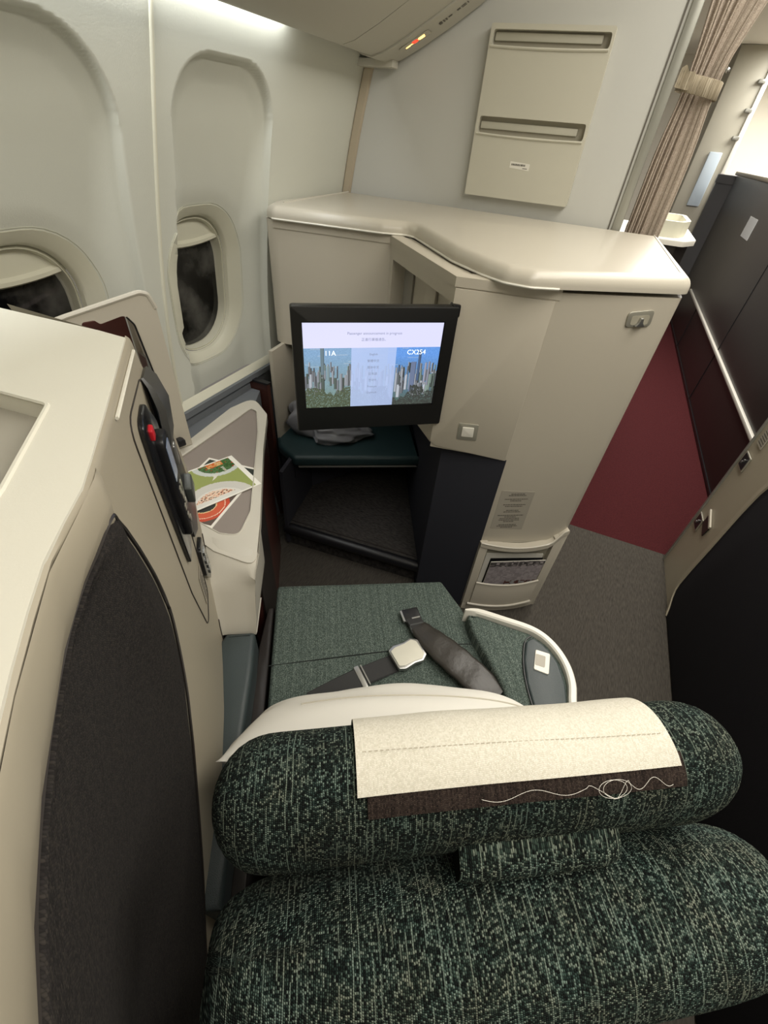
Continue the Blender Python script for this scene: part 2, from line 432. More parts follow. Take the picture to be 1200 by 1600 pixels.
# --- sidewall with two scooped window recesses
SEAM = .93
WIN = [dict(c=(.605, .972)), dict(c=(1.132, .976))]
REC = [dict(y0=.33, y1=.862, zt=1.50, zc=.985), dict(y0=1.005, y1=1.392, zt=1.495, zc=.985)]
def smooth(t): t = max(0.0, min(1.0, t)); return t * t * (3 - 2 * t)
def recess_sd(y, z, R):
    """signed distance to a round-topped panel outline, + inside"""
    flare = max(0.0, (1.25 - z)) * (0.13 if R is REC[0] else 0.075)
    y0, y1 = R['y0'] - flare * .9, R['y1']
    hx = (y1 - y0) / 2; cx = (y0 + y1) / 2; r = min(hx, .13 if R is REC[1] else .15)
    px = abs(y - cx) - (hx - r); pz = (z - (R['zt'] - r))
    dx, dz = max(px, 0), max(pz, 0)
    return r - math.hypot(dx, dz) - min(0, max(px, pz))
def rr_sd(y, z, c, h, r):
    px = abs(y - c[0]) - (h[0] - r); pz = abs(z - c[1]) - (h[1] - r)
    d = math.hypot(max(px, 0), max(pz, 0)) + min(max(px, pz), 0) - r
    return -d
def side_depth(y, z):
    d = 0.0
    for R, Wn in zip(REC, WIN):
        s = recess_sd(y, z, R)
        if s > 0:
            # deep and crisp at the top, easing out towards the lower flanks
            near = min(1.0, s / .0065)
            low = smooth((1.46 - z) / .5)
            d = max(d, .020 * near + (.012 + .030 * low) * smooth(s / (.05 + .05 * low)))
            # dish around the window
            q = rr_sd(y, z, Wn['c'], (.225, .27), .2)
            d += .012 * smooth(q / .10)
    return d
ys = np.arange(-.30, 1.9001, .0045); zs = np.arange(.665, 1.665, .0045)
bm = bmesh.new(); V = {}
for j, z in enumerate(zs):
    for i, y in enumerate(ys):
        V[i, j] = bm.verts.new((wxs(z) - side_depth(y, z), y, z))
for j in range(len(zs) - 1):
    for i in range(len(ys) - 1):
        yc, zc = ys[i] + .00225, zs[j] + .00225
        if any(rr_sd(yc, zc, Wn['c'], (.180, .218), .15) > 0 for Wn in WIN): continue
        bm.faces.new((V[i, j], V[i + 1, j], V[i + 1, j + 1], V[i, j + 1]))
for v in [v for v in bm.verts if not v.link_faces]: bm.verts.remove(v)
wall_left = struct('wall_left', bm, SIDE, sharp=60)
# lower sidewall (dado) and upper part behind the bin
bm = bmesh.new()
grid(bm, [[(wx(z) + .012, y, z) for y in np.linspace(-.3, 1.9, 12)] for z in (0, .3, .6, .672)])
box(bm, -1.075, -1.03, -.3, 1.42, .655, .675)
struct('wall_left_lower', bm, NAVYL).name = 'baseboard_left'
bm = bmesh.new()
lip = [(wxs(.675) + .000, .672), (wxs(.675) + .014, .668), (wxs(.675) + .016, .676), (wxs(.69) + .002, .700)]
grid(bm, [[(x, y, z) for x, z in lip] for y in (-.3, .3, .93, 1.4)], False)
struct('trim_1', bm, FRAMEM)
# joint strips between sidewall panels
def joint(name, y0, y1):
    bm = bmesh.new(); rows = []
    for k in range(40):
        z = .665 + (1.65 - .665) * k / 39; y = y0 + (y1 - y0) * smooth(k / 39)
        x = wxs(z)
        rows.append([(x, y - .0075, z), (x + .0035, y - .006, z), (x + .0045, y, z), (x + .002, y + .003, z), (x, y + .004, z)])
    grid(bm, rows)
    return struct(name, bm, FRAMEM, sharp=70)
joint('trim_2', .905, .968)
# windows: nested rounded rings stepping outboard, blind at the top, dark outside
def rrect(cy, cz, hy, hz, r, n=10):
    pts = []
    for sx, sz, a0 in ((1, 1, 0), (-1, 1, 90), (-1, -1, 180), (1, -1, 270)):
        for k in range(n + 1):
            a = math.radians(a0 + 90 * k / n)
            pts.append((cy + sx * (hy - r) + r * math.cos(a), cz + sz * (hz - r) + r * math.sin(a)))
    return pts
for i, Wn in enumerate(WIN):
    cy, cz = Wn['c']
    root = bpy.data.objects.new('window_%d' % (i + 1), None); COL.objects.link(root); root['kind'] = 'structure'
    root.location = (wxs(cz) - .1, cy, cz)
    def xs_(y, z, d): return (wxs(z) - side_depth(y, z) - d, y, z)
    bm = bmesh.new()
    prof = [(.190, .228, .160, -.0015), (.1885, .2265, .1585, .004), (.187, .225, .157, .004), (.1855, .2235, .156, -.002), (.168, .212, .148, .002), (.152, .202, .138, .007), (.147, .198, .134, .010), (.143, .195, .131, .020)]
    rows = []
    for hy, hz, r, d in prof:
        rows.append([Vector(xs_(y, z, d)) for y, z in rrect(cy, cz, hy, hz, r)])
    grid(bm, rows, True)
    obj('window_surround', bm, FRAMEM, root, sharp=32)
    bm = bmesh.new(); rows = []
    for hy, hz, r, d in [(.140, .193, .13, .018), (.139, .192, .128, .022), (.136, .188, .125, .020), (.134, .186, .124, .030), (.131, .183, .12, .060)]:
        rows.append([Vector(xs_(y, z, d)) for y, z in rrect(cy, cz, hy, hz, r)])
    grid(bm, rows, True)
    obj('window_frame', bm, FRAMEM, root, sharp=40)
    bm = bmesh.new(); rows = []
    for hy, hz, r, d in [(.132, .184, .12, .058), (.128, .180, .118, .062), (.122, .172, .112, .075)]:
        rows.append([Vector(xs_(y, z, d)) for y, z in rrect(cy, cz, hy, hz, r)])
    grid(bm, rows, True)
    obj('gasket', bm, BLACKP, root, sharp=40, label='black rubber gasket around the pane')
    bm = bmesh.new()
    ring = [Vector((wxs(cz) - .115 + (z - cz) * .1, y, z)) for y, z in rrect(cy, cz, .128, .180, .118)]
    bm.faces.new([bm.verts.new(p) for p in ring])
    obj('pane', bm, GLASSD, root)
    # raised blind showing its bottom lip
    bm = bmesh.new(); rows = []
    for k, (dz, d) in enumerate([(.19, .035), (.145, .038), (.138, .030), (.130, .030), (.126, .036), (.126, .052)]):
        row = []
        for t in np.linspace(-1, 1, 15):
            hw = .131 if dz < .15 else .10
            zz = cz + dz - .012 * (1 - t * t) * (1 if dz < .15 else -1)
            row.append(Vector((wxs(cz) - side_depth(cy, cz + .2) - d + (zz - cz) * .12, cy + t * hw * (1 if dz < .17 else .8), zz)))
        rows.append(row)
    grid(bm, rows)
    obj('window_blind', bm, FRAMEM, root, sharp=50, label='cream window blind raised to the top')

# faint reflections of ramp lights are painted into the pane colour as grey noise

# --- front bulkhead with its trims
bm = bmesh.new()
prof = [(wxs(z) + .0, z) for z in np.linspace(.3, 1.70, 16)]
poly = prof + [(-.86, 2.2), (.035, 2.2), (.035, 0.0), (-.99, 0.0)]
fr = plane3((0, 1.90, 0), (1, 0, 0), (0, 0, 1))
prism(bm, poly[::-1] if False else poly, 0.0, -.045, fr)
struct('wall_front', bm, BULK)
bm = bmesh.new()
rows = []
for z in np.linspace(1.16, 1.60, 14):
    x = wxs(z); rows.append([(x + .001, 1.889, z), (x + .006, 1.886, z), (x + .030, 1.887, z), (x + .034, 1.899, z)])
grid(bm, rows); struct('trim_3', bm, TRIMB, sharp=30)
bm = bmesh.new()
box(bm, .018, .046, 1.893, 1.955, 1.1, 2.2, bev=.003)
struct('trim_4', bm, GREYT)
bm = bmesh.new()
box(bm, .006, .0105, 1.8975, 1.902, 1.1, 2.2)
struct('trim_5', bm, INK)

# --- overhead bin
B = thing('overhead_bin', 'cream overhead bin hanging above the windows at the top edge', 'overhead bin', (-.6, 1.0, 1.56))
bprof = [(-.884, 1.70), (-.885, 1.60), (-.885, 1.580), (-.880, 1.572), (-.86, 1.565), (-.826, 1.561), (-.79, 1.570), (-.718, 1.602), (-.621, 1.651), (-.541, 1.696), (-.44, 1.765), (-.36, 1.85), (-.31, 1.96), (-.29, 2.2), (-.9, 2.2)]
def bsurf(s):
    """point on the bin's under side, s = x"""
    xs = [p[0] for p in bprof[3:12]]; zz = [p[1] for p in bprof[3:12]]
    return float(np.interp(s, xs, zz))
def binseg(bm, y0, y1, e=0.0):
    fr = lambda a, b, d=0.0: Vector((a, d, b))
    prism(bm, [(x, z + e) for x, z in bprof], y0, y1, fr)
bm = bmesh.new(); binseg(bm, -.9, 1.545); obj('bin_body', bm, BINM, B, sharp=28)
bm = bmesh.new(); binseg(bm, 1.549, 1.735, .0); obj('bin_end_section', bm, BINM, B, sharp=28)
bm = bmesh.new(); binseg(bm, 1.739, 1.885, -.004); obj('sign_panel', bm, BINM, B, sharp=28)
bm = bmesh.new(); box(bm, -.955, -.80, 1.84, 1.888, 1.545, 1.565, bev=.003); obj('end_cap', bm, BINM, B)
# lit fasten-seat-belt sign and icons on the sign panel
def bfr(x0, y0):
    z0 = bsurf(x0); t = Vector((1, 0, (bsurf(x0 + .02) - bsurf(x0 - .02)) / .04)).normalized()
    return plane3((x0, y0, z0 - .0045), t, (0, -1, 0))
SIGNG = plastic('sign_lens', 'b3ae9c', 0.2, 0.01, 0)
ORANGE = emit('seatbelt_sign_orange', 'ff8a3a', 2.2); REDL = emit('no_smoking_red', 'ff3418', 2.0); YEL = emit('sign_amber', 'ffd27a', 2.2)
fr = bfr(-.712, 1.80)
sg = obj('sign_lens', prism(bmesh.new(), rpoly([(-.05, -.022), (.05, -.022), (.05, .022), (-.05, .022)], .012), 0, .0008, fr), SIGNG, B)
bm = bmesh.new()
for x0, x1, y0, y1 in [(-.034, -.020, -.010, -.002), (-.030, -.008, -.006, .000), (.010, .032, -.004, .004), (.014, .034, .006, .010), (.012, .030, -.010, -.006)]:
    box(bm, x0, x1, y0, y1, .0008, .0012, fr)
obj('belt_symbol', bm, YEL, B, label='lit amber seat belt symbol')
bm = bmesh.new()
ringp = [(.011 * math.cos(a), .011 * math.sin(a)) for a in np.linspace(0, 2 * PI, 25)[:-1]]
ringi = [(.008 * math.cos(a), .008 * math.sin(a)) for a in np.linspace(0, 2 * PI, 25)[:-1]]
prism(bm, ringp, .0008, .0012, fr, holes=[ringi]); box(bm, -.010, .010, -.0015, .0015, .0009, .0013, fr)
obj('no_smoking_symbol', bm, REDL, B, label='lit red crossed circle symbol')
fr = bfr(-.600, 1.80)
bm = bmesh.new()
for x0, x1, y0, y1 in [(-.045, -.036, -.008, .008), (-.032, -.028, -.008, .008), (-.024, -.020, -.008, .008), (.012, .022, -.004, .006), (.026, .040, -.007, -.004), (.026, .040, .003, .006), (.044, .047, -.006, .006), (-.015, -.004, -.003, .004)]:
    box(bm, x0, x1, y0, y1, .0003, .0008, fr)
obj('unlit_symbols', bm, INK, B, label='small dark printed symbols')

# --- literature pockets on the bulkhead
LR = thing('literature_rack', 'cream two-pocket literature rack mounted on the bulkhead wall', 'literature rack', (-.32, 1.88, 1.24))
fr = plane3((0, 1.90, 0), (1, 0, 0), (0, 0, 1))
def mlip(x0, x1, ztop, sag, n=12): return [(x0 + (x1 - x0) * k / n, ztop - sag * math.sin(PI * k / n)) for k in range(n + 1)]
x0, x1 = -.500, -.147
slots = [(1.606, 1.640), (1.408, 1.450)]
holes = [rpoly([(x0 + .006, a), (x1 - .006, a), (x1 - .008, b), (x0 + .010, b)], [.012, .012, .008, .008], 4) for a, b in slots]
bm = bmesh.new(); prism(bm, rpoly([(x0 - .002, 1.242), (x1 + .002, 1.242), (x1, 1.652), (x0, 1.652)], .006, 3), .001, .030, fr, holes=holes)
obj('rack_front', bm, POCK, LR)
bm = bmesh.new(); box(bm, x0 + .004, x1 - .004, 1.25, 1.648, .0015, .006, fr); obj('rack_back', bm, POCKIN, LR)
bm = bmesh.new()
for a, b in slots:
    bm = bmesh.new(); box(bm, x0 + .012, x1 - .03, a + .012, a + .030, .006, .014, fr, .002); obj('inner_ledge', bm, POCK, LR)
    bm = bmesh.new(); tube(bm, [fr(p[0], p[1], .031) for p in mlip(x0 + .006, x1 - .006, a - .001, .003)], .0035, 6); obj('pocket_lip', bm, POCK, LR)
st = obj('sticker', prism(bmesh.new(), rpoly([(-.362, 1.328), (-.296, 1.324), (-.296, 1.342), (-.362, 1.345)], .002), .030, .0306, fr), PAPER, LR, label='small white sticker with dark lettering')
bm = bmesh.new(); rnd = random.Random(3)
xx = -.357
while xx < -.312:
    wd = rnd.uniform(.002, .006); box(bm, xx, xx + wd, 1.3345, 1.3395, .0306, .0309, fr); xx += wd + .0012
box(bm, -.318, -.303, 1.328, 1.330, .0306, .0309, fr)
obj('sticker_print', bm, INK, st)

# ================================================================== PRIVACY CONSOLE
P0, P1, P2, P3, P4 = (-.955, 1.335), (-.577, 1.395), (-.271, 1.063), (-.046, 1.109), (.214, 1.259)
PC = thing('privacy_console', 'tall cream privacy console between the seat and the aisle', 'console', (-.1, 1.5, 0))
# left wing cabinet
bm = bmesh.new()
prism(bm, [(-.99, 1.345), P0, P1, (-.577, 1.888), (-1.005, 1.888), (-1.02, 1.42)], .775, 1.160)
bmesh.ops.bevel(bm, geom=[e for e in bm.edges if abs(e.verts[0].co.z - e.verts[1].co.z) > .3 and e.verts[0].co.y < 1.36] , offset=.012, segments=4, profile=.5, affect='EDGES')
obj('left_wing', bm, CREAM, PC)
# lower right column, front face B-A down to the floor
bm = bmesh.new()
col = rpoly([P3, P4, (.20, 1.885), (-.56, 1.885), (-.46, 1.56), (-.24, 1.118)], [0, .035, .01, 0, 0, 0], 8)
prism(bm, col, .02, 1.155); obj('column', bm, CREAM, PC)
bm = bmesh.new()
colu = rpoly([P2, P3, P4, (.20, 1.885), (-.577, 1.885), (-.545, 1.455)], [.006, 0, .035, .01, 0, 0], 8)
# upper column: body behind the recessed bay plus the frame of the bay face
prism(bm, rpoly([P2, (P3[0] - .001, P3[1]), (-.12, 1.30), (-.12, 1.885), (-.575, 1.885), (-.515, 1.43), (-.247, 1.135)], [.004, 0, 0, 0, 0, 0, 0], 8), .705, 1.160)
obj('column_shoulder', bm, CREAM, PC)
d12 = (Vector(P2) - Vector(P1)); len12 = d12.length; d12.normalize()
BF = plane3((P1[0], P1[1], 0), (d12.x, d12.y, 0), (0, 0, 1))   # outward normal towards the seat
bay = [(0.0, .72), (len12, .72), (len12, 1.16), (0, 1.16)]
bm = bmesh.new(); prism(bm, bay, -.05, 0.0, BF, holes=[[(.028, .80), (len12 - .02, .80), (len12 - .02, 1.103), (.028, 1.103)]])
obj('bay_frame', bm, CREAM, PC)
bm = bmesh.new(); box(bm, .012, len12 - .012, .78, 1.12, -.062, -.0495, BF); obj('bay_back', bm, CREAM, PC)
bm = bmesh.new(); box(bm, .028, .098, .80, 1.103, -.049, -.043, BF); obj('bay_side_lining', bm, plastic('bay_grey_lining', '89857c', .6, .02, 0), PC, label='grey strip inside the bay')
bm = bmesh.new(); box(bm, .20, .27, .80, 1.102, -.049, -.040, BF, .002); obj('bay_rib', bm, CREAM, PC)
bm = bmesh.new(); prism(bm, [(-.958, 1.245), (-.944, 1.245), (-.985, 1.86), (-1.0, 1.86)], .36, .776); obj('cheek_panel', bm, CREAM, PC)
# raised band round the top of the body
band = [(-.99, 1.34), P0, P1, P2, P3]
bm = bmesh.new()
def offs(p, q, e):
    d = (Vector(q) - Vector(p)).normalized(); n = Vector((d.y, -d.x)); return n * e
rows = []
path = [P0, P1, P2, (P3[0] + .004, P3[1] + .003)]
nrm = []
for i, p in enumerate(path):
    ns = []
    if i > 0: ns.append(offs(path[i - 1], path[i], 1))
    if i < len(path) - 1: ns.append(offs(path[i], path[i + 1], 1))
    n = sum(ns, Vector((0, 0))); n.normalize(); n /= max(.5, n.dot(ns[0])); nrm.append(n)
for p, n in zip(path, nrm):
    a = Vector(p) + n * .0035; b = Vector(p) - n * .001
    rows.append([(b.x, b.y, 1.1385), (a.x, a.y, 1.1395), (a.x, a.y, 1.1605), (b.x, b.y, 1.1625), (Vector(p) - n * .03).to_tuple() + (1.1625,)])
grid(bm, rows); obj('top_band', bm, CREAM, PC, sharp=25)
# column panel over the navy plinth: lower edge lip
PF = plane3((P2[0], P2[1], 0), (P3[0] - P2[0], P3[1] - P2[1], 0), (0, 0, 1)); l23 = (Vector(P3) - Vector(P2)).length
bm = bmesh.new(); prism(bm, rpoly([(0.0, .722), (.02, .712), (l23 - .004, .702), (l23 - .004, 1.137), (0.0, 1.137)], [.02, .01, .004, 0, 0]), .0005, .004, PF, .0015, 2)
obj('side_panel', bm, CREAM, PC)
# lid
bm = bmesh.new()
lid = [(-.945, 1.318), (-.60, 1.373), (-.535, 1.405), (-.50, 1.39), (-.32, 1.175), (-.225, 1.095), (-.165, 1.058), (-.105, 1.058), (-.05, 1.088), (.09, 1.178), (.222, 1.262), (.175, 1.888), (-1.005, 1.888), (-1.015, 1.42), (-.985, 1.345)]
lidp = rpoly(lid, [.03, .05, .05, .03, .05, .05, .05, .05, .06, 0, .04, 0, 0, .02, .02], 7)
prism(bm, lidp, 1.1645, 1.1985, bev=.026, seg=8)
obj('lid', bm, LIDM, PC, sharp=50)
bm = bmesh.new(); tube(bm, [(x, y, 1.1655) for x, y in lidp[2:70]], .0028, 6); obj('lid_lip', bm, WHITEM, PC)
# fine edge bead on the right side of the lid
bm = bmesh.new(); tube(bm, [(.190, 1.30, 1.198), (.152, 1.88, 1.198)], .0022, 6); obj('lid_bead', bm, LIDM, PC); bm = bmesh.new(); tube(bm, [(-.955, 1.40, 1.1985), (-.975, 1.88, 1.1985)], .003, 6); obj('lid_bead', bm, LIDM, PC)
# dark plinth side
bm = bmesh.new(); prism(bm, [(P3[0] - .0005, P3[1] - .0015), (-.240, 1.1), (-.47, 1.56), (-.60, 1.84), (-.56, 1.84), (-.40, 1.52), (-.05, 1.13)], .0, .7035)
obj('plinth', bm, NAVY, PC, label='dark navy lower side')
# buttons, hook
bt = obj('latch_plate', prism(bmesh.new(), rpoly([(.074, .748), (.130, .753), (.127, .804), (.072, .800)], .004), .004, .0065, PF, .001), METALD, PC, label='square metal plate with a button')
obj('button', prism(bmesh.new(), rpoly([(.085, .760), (.118, .763), (.116, .793), (.084, .790)], .003), .0065, .009, PF, .001), WHITEM, bt)
RF = plane3((P3[0], P3[1], 0), (P4[0] - P3[0], P4[1] - P3[1], 0), (0, 0, 1))
hk = obj('coat_hook', prism(bmesh.new(), rpoly([(.186, 1.088), (.248, 1.092), (.243, 1.130), (.180, 1.122)], .010), 0, .004, RF, .0015, holes=()), METALD, PC, label='rounded metal coat hook plate')
bm = bmesh.new(); prism(bm, rpoly([(.194, 1.094), (.238, 1.097), (.236, 1.118), (.192, 1.114)], .006), .004, .0046, RF)
obj('hook_recess', bm, POCKIN, hk)
bm = bmesh.new(); prism(bm, rpoly([(.204, 1.092), (.230, 1.094), (.222, 1.101), (.219, 1.112), (.212, 1.112), (.211, 1.101)], .002), .0046, .012, RF, .001)
obj('hook', bm, METAL, hk)
# placard
pc = obj('placard', prism(bmesh.new(), rpoly([(.016, .429), (.130, .420), (.126, .583), (.016, .590)], .002), 0, .0008, RF), PLAC, PC, label='grey instruction placard with small print')
bm = bmesh.new(); rnd = random.Random(5)
for k, zz in enumerate([.576, .570, .555, .548, .532, .525, .508, .501, .486, .479, .472, .465, .458, .444, .438, .432]):
    hw = rnd.uniform(.028, .045) if k % 3 else rnd.uniform(.016, .026)
    xx = .072 - hw
    while xx < .072 + hw:
        wd = rnd.uniform(.003, .009); box(bm, xx, min(xx + wd, .072 + hw), zz - .0017, zz + .0014, .0008, .0011, RF); xx += wd + .0014
obj('placard_print', bm, INK, pc)

# --- magazine pocket at the foot of the console
MP = thing('magazine_holder', 'cream magazine pocket bulging from the foot of the console', 'magazine pocket', (.07, 1.15, 0))
def bulge(s): t = max(0, min(1, s / .285)); return .013 + .020 * math.sin(PI * t) ** .8
def bfrR(a, b, d=0.0): return RF(a, b, 0) + RF(a, b, 1) * 0 + (RF(0, 0, 1) - RF(0, 0, 0)) * d
def curved_panel(bm, s0, s1, bot, top, d0, th, n=20, inner=True):
    """panel curved outward between bottom curve and top curve"""
    rows = []
    for k in range(n + 1):
        t = k / n; s = s0 + (s1 - s0) * t
        zb = bot(t); zt = top(t); d = d0 + bulge(s)
        rows.append([bfrR(s, zb, d - th), bfrR(s, zb, d), bfrR(s, zt - .002, d), bfrR(s, zt, d - .001), bfrR(s, zt, d - th)])
    grid(bm, rows, True, capends=True)
bm = bmesh.new()
curved_panel(bm, -.004, .288, lambda t: .0, lambda t: .035 - .004 * math.sin(PI * t), 0, .03)
curved_panel(bm, -.004, .022, lambda t: .0, lambda t: .37, 0, .03, 4)
curved_panel(bm, .258, .300, lambda t: .0, lambda t: .385 + .03 * t, 0, .03, 6)
curved_panel(bm, -.004, .300, lambda t: .352 - .010 * math.sin(PI * min(1, t * 1.1)) + .05 * smooth((t - .8) / .2), lambda t: .368 - .010 * math.sin(PI * min(1, t * 1.1)) + .05 * smooth((t - .8) / .2), .002, .03)
obj('holder_frame', bm, CREAM, MP, sharp=40)
bm = bmesh.new()
curved_panel(bm, .020, .262, lambda t: .040, lambda t: .168 - .006 * math.sin(PI * t), .006, .004)
obj('pocket_front', bm, CREAM, MP, sharp=40)
bm = bmesh.new()
tube(bm, [bfrR(.020 + .242 * t, .169 - .006 * math.sin(PI * t), .004 + bulge(.02 + .242 * t)) for t in np.linspace(0, 1, 16)], .004, 8)
obj('rim', bm, LIDM, MP, sharp=40); bm = bmesh.new()
tube(bm, [bfrR(.010 + .255 * t, .046 - .006 * math.sin(PI * t), .008 + bulge(.01 + .255 * t)) for t in np.linspace(0, 1, 16)], .005, 8)
obj('rim', bm, LIDM, MP, sharp=40); bm = bmesh.new()
tube(bm, [bfrR(-.002 + .300 * t, .370 - .010 * math.sin(PI * min(1, t * 1.1)) + .05 * smooth((t - .8) / .2), bulge(.30 * t)) for t in np.linspace(0, 1, 20)], .0035, 8)
obj('rim', bm, LIDM, MP, sharp=40)
bm = bmesh.new(); box(bm, .012, .27, .03, .36, .0005, .003, bfrR); obj('pocket_back', bm, POCKIN, MP)
# magazines in it
mg = thing('magazine', 'white-edged magazine with a dark cover standing in the console pocket, at the back', 'magazine', RF(.14, .06, .01), 'magazines in the console pocket')
bm = bmesh.new(); prism(bm, rpoly([(.028, .06), (.240, .06), (.246, .300), (.030, .312)], .004), .005, .010, bfrR); obj('pages', bm, PAPER, mg)
bm = bmesh.new(); prism(bm, [(.046, .06), (.252, .06), (.250, .282), (.050, .288)], .0102, .0108, bfrR); obj('cover', bm, BLACKP, mg)
mg2 = thing('magazine', 'grey illustrated safety leaflet leaning forward in the console pocket', 'magazine', RF(.14, .06, .02), 'magazines in the console pocket')
def leaf(s, t):
    r = random.Random(int(s * 26) * 97 + int(t * 30)); g = .55 + .12 * r.random()
    if t > .88: g = .2 + .5 * r.random(); return (g, g * .95, g * .95)
    if .40 < t < .50 and s > .4: return (.30 * g + .20, .26, .24) if r.random() > .5 else (g, g, g)
    return (g, g * .95, g * .97)
PRINT = printed('leaflet_print', .5)
tilt = plane3(bfrR(.050, .06, .014), RF(1, 0, 0) - RF(0, 0, 0), (RF(0, 1, 0) - RF(0, 0, 0)) + (RF(0, 0, 1) - RF(0, 0, 0)) * .03)
bm = bmesh.new(); box(bm, 0, .205, 0, .222, 0, .003, tilt); obj('pages', bm, PAPER, mg2)
raster('cover', tilt, .205, .222, 36, 40, leaf, PRINT, mg2, .0034)

# ================================================================== MONITOR
MO = thing('seat_monitor', 'black swing-out video monitor showing a city skyline, hinged on the console', 'monitor', (-.25, 1.055, .79))
mdir = Vector((-.25 + .565, 1.055 - .823, 0))
MF = plane3((-.565, .823, 0), mdir, (0, 0, 1)); mw = mdir.length
def MFb(a, b, d=0.0): return MF(a, b, d)
bm = bmesh.new()
prism(bm, rpoly([(0, .790), (mw, .790), (mw, 1.100), (0, 1.100)], .006, 4), -.024, 0.0, MFb, .003, 2, bevel_bottom=True)
obj('housing', bm, BEZEL, MO)
sx0, sx1, sz0, sz1 = .024, .357, .8565, 1.0655
bm = bmesh.new()
prism(bm, rpoly([(sx0 - .003, sz0 - .003), (sx1 + .003, sz0 - .003), (sx1 + .003, sz1 + .003), (sx0 - .003, sz1 + .003)], .002), .0, .0012, MFb, holes=[[(sx0, sz0), (sx1, sz0), (sx1, sz1), (sx0, sz1)]])
obj('screen_rim', bm, BLACKG, MO)
bm = bmesh.new(); box(bm, mw - .016, mw + .004, 1.075, 1.104, -.03, -.002, MFb, .004); obj('hinge', bm, BLACKG, MO); bm = bmesh.new(); box(bm, mw - .02, mw + .008, .83, .86, -.055, -.02, MFb, .004)
obj('hinge', bm, BLACKG, MO)
bm = bmesh.new(); box(bm, mw - .10, mw + .0, .90, 1.00, -.05, -.022, MFb, .006); obj('support_arm', bm, BEZEL, MO)
# picture: an aerial harbour city under two pale menus
r_ = np.random.RandomState(11)
NX, NY = 190, 120
img = np.zeros((NY, NX, 3))
def mixc(a, b, t): return [a[i] * (1 - t) + b[i] * t for i in range(3)]
for j in range(NY):
    t = j / NY
    for i in range(NX):
        s = i / NX
        c = mixc((.46, .54, .48), (.50, .64, .78), min(1, t * 1.55))
        if s > .6: c = mixc((.32, .38, .33), (.40, .60, .88), min(1, t * 1.6))
        n = r_.rand() * .06
        img[j, i] = [x + n - .03 for x in c]
for k in range(26):        # ripples and the far shore
    y = int(NY * (.50 + .25 * r_.rand())); x = r_.randint(0, NX - 30); L_ = r_.randint(5, 26)
    img[y, x:x + L_] = img[y, x:x + L_] * .6 + .32
for k in range(230):
    depth = r_.rand(); x = r_.randint(0, NX - 3)
    base = int(NY * (.44 - .36 * depth + .03 * r_.rand())); hgt = int(NY * (.05 + .20 * depth * r_.rand() + .06)); wd = 2 + int(3.2 * depth)
    if x < NX * .33 and depth > .8: continue
    g = .38 + .42 * r_.rand(); tint = (g * .97, g, g * 1.05) if r_.rand() > .3 else (g * .75, g * .85, g * .8)
    for dx in range(wd):
        xx = x + dx
        if xx >= NX: break
        for y in range(base, min(base + hgt, NY)):
            v = 1.0 if (y + dx) % 2 else .86
            if dx == wd - 1: v *= .6
            img[y, xx] = [min(1, c_ * v) for c_ in tint]
for (x, b, h, wd, tint) in [(22, 50, 42, 5, (.40, .48, .52)), (30, 40, 22, 4, (.5, .58, .6)), (160, 38, 44, 4, (.30, .38, .50)), (150, 20, 46, 8, (.42, .47, .58)), (171, 34, 30, 3, (.62, .62, .68)), (176, 30, 36, 3, (.55, .56, .62))]:
    for y in range(b, min(NY, b + h)):
        for dx in range(wd):
            img[y, x + dx] = [c_ * (1 - .25 * (dx == wd - 1)) for c_ in tint]
for j in range(int(NY * .26)):
    for i in range(NX):
        edge = .22 + .05 * math.sin(i * .13) + .02 * math.sin(i * .6) - (.10 if .62 < i / NX < .8 else 0)
        if j / NY < edge and r_.rand() > .12:
            g = .27 + .08 * r_.rand(); img[j, i] = (g * 1.0, g * 1.12, g * .88) if i < NX * .5 else (g * .8, g * .85, g * .8)
def screen(s, t):
    i = min(NX - 1, int(s * NX)); j = min(NY - 1, int(t * NY))
    c = img[j, i]
    if t > .728: return (.86, .86, .985)
    if .335 < s < .668:
        return tuple(c[k] * .13 + (.70, .77, .93)[k] * .87 for k in range(3))
    return tuple(float(x) for x in c)
SCRM = printed('screen_light', .2, emission=1.0)
SP = plane3(MFb(sx0, sz0, 0), mdir, (0, 0, 1)); sw, sh = sx1 - sx0, sz1 - sz0
disp = raster('display', SP, sw, sh, NX, NY, screen, SCRM, MO, .0006); disp['label'] = 'lit screen with an aerial city view and menu'
SINK = emit('screen_letter_grey', '6a7288', .9); SWH = emit('screen_letter_white', 'e6f0fc', 1.0)
text('announcement_text', 'Passenger announcement in progress', .0087, SP, sw * .502, sh * .885, .0009, SINK, disp)
text('announcement_text', '正進行廣播通告。', .0080, SP, sw * .502, sh * .815, .0009, SINK, disp)
text('seat_number', '11A', .0165, SP, sw * .185, sh * .665, .0009, SWH, disp)
text('flight_number', 'CX254', .0165, SP, sw * .82, sh * .665, .0009, SWH, disp)
for k, wd in enumerate(['English', '繁體中文', '简体中文', '日本語', '한국어', 'Français', 'Deutsch']):
    text('language_choice', wd, .0075, SP, sw * .50, sh * (.648 - .0785 * k), .0009, SINK, disp)

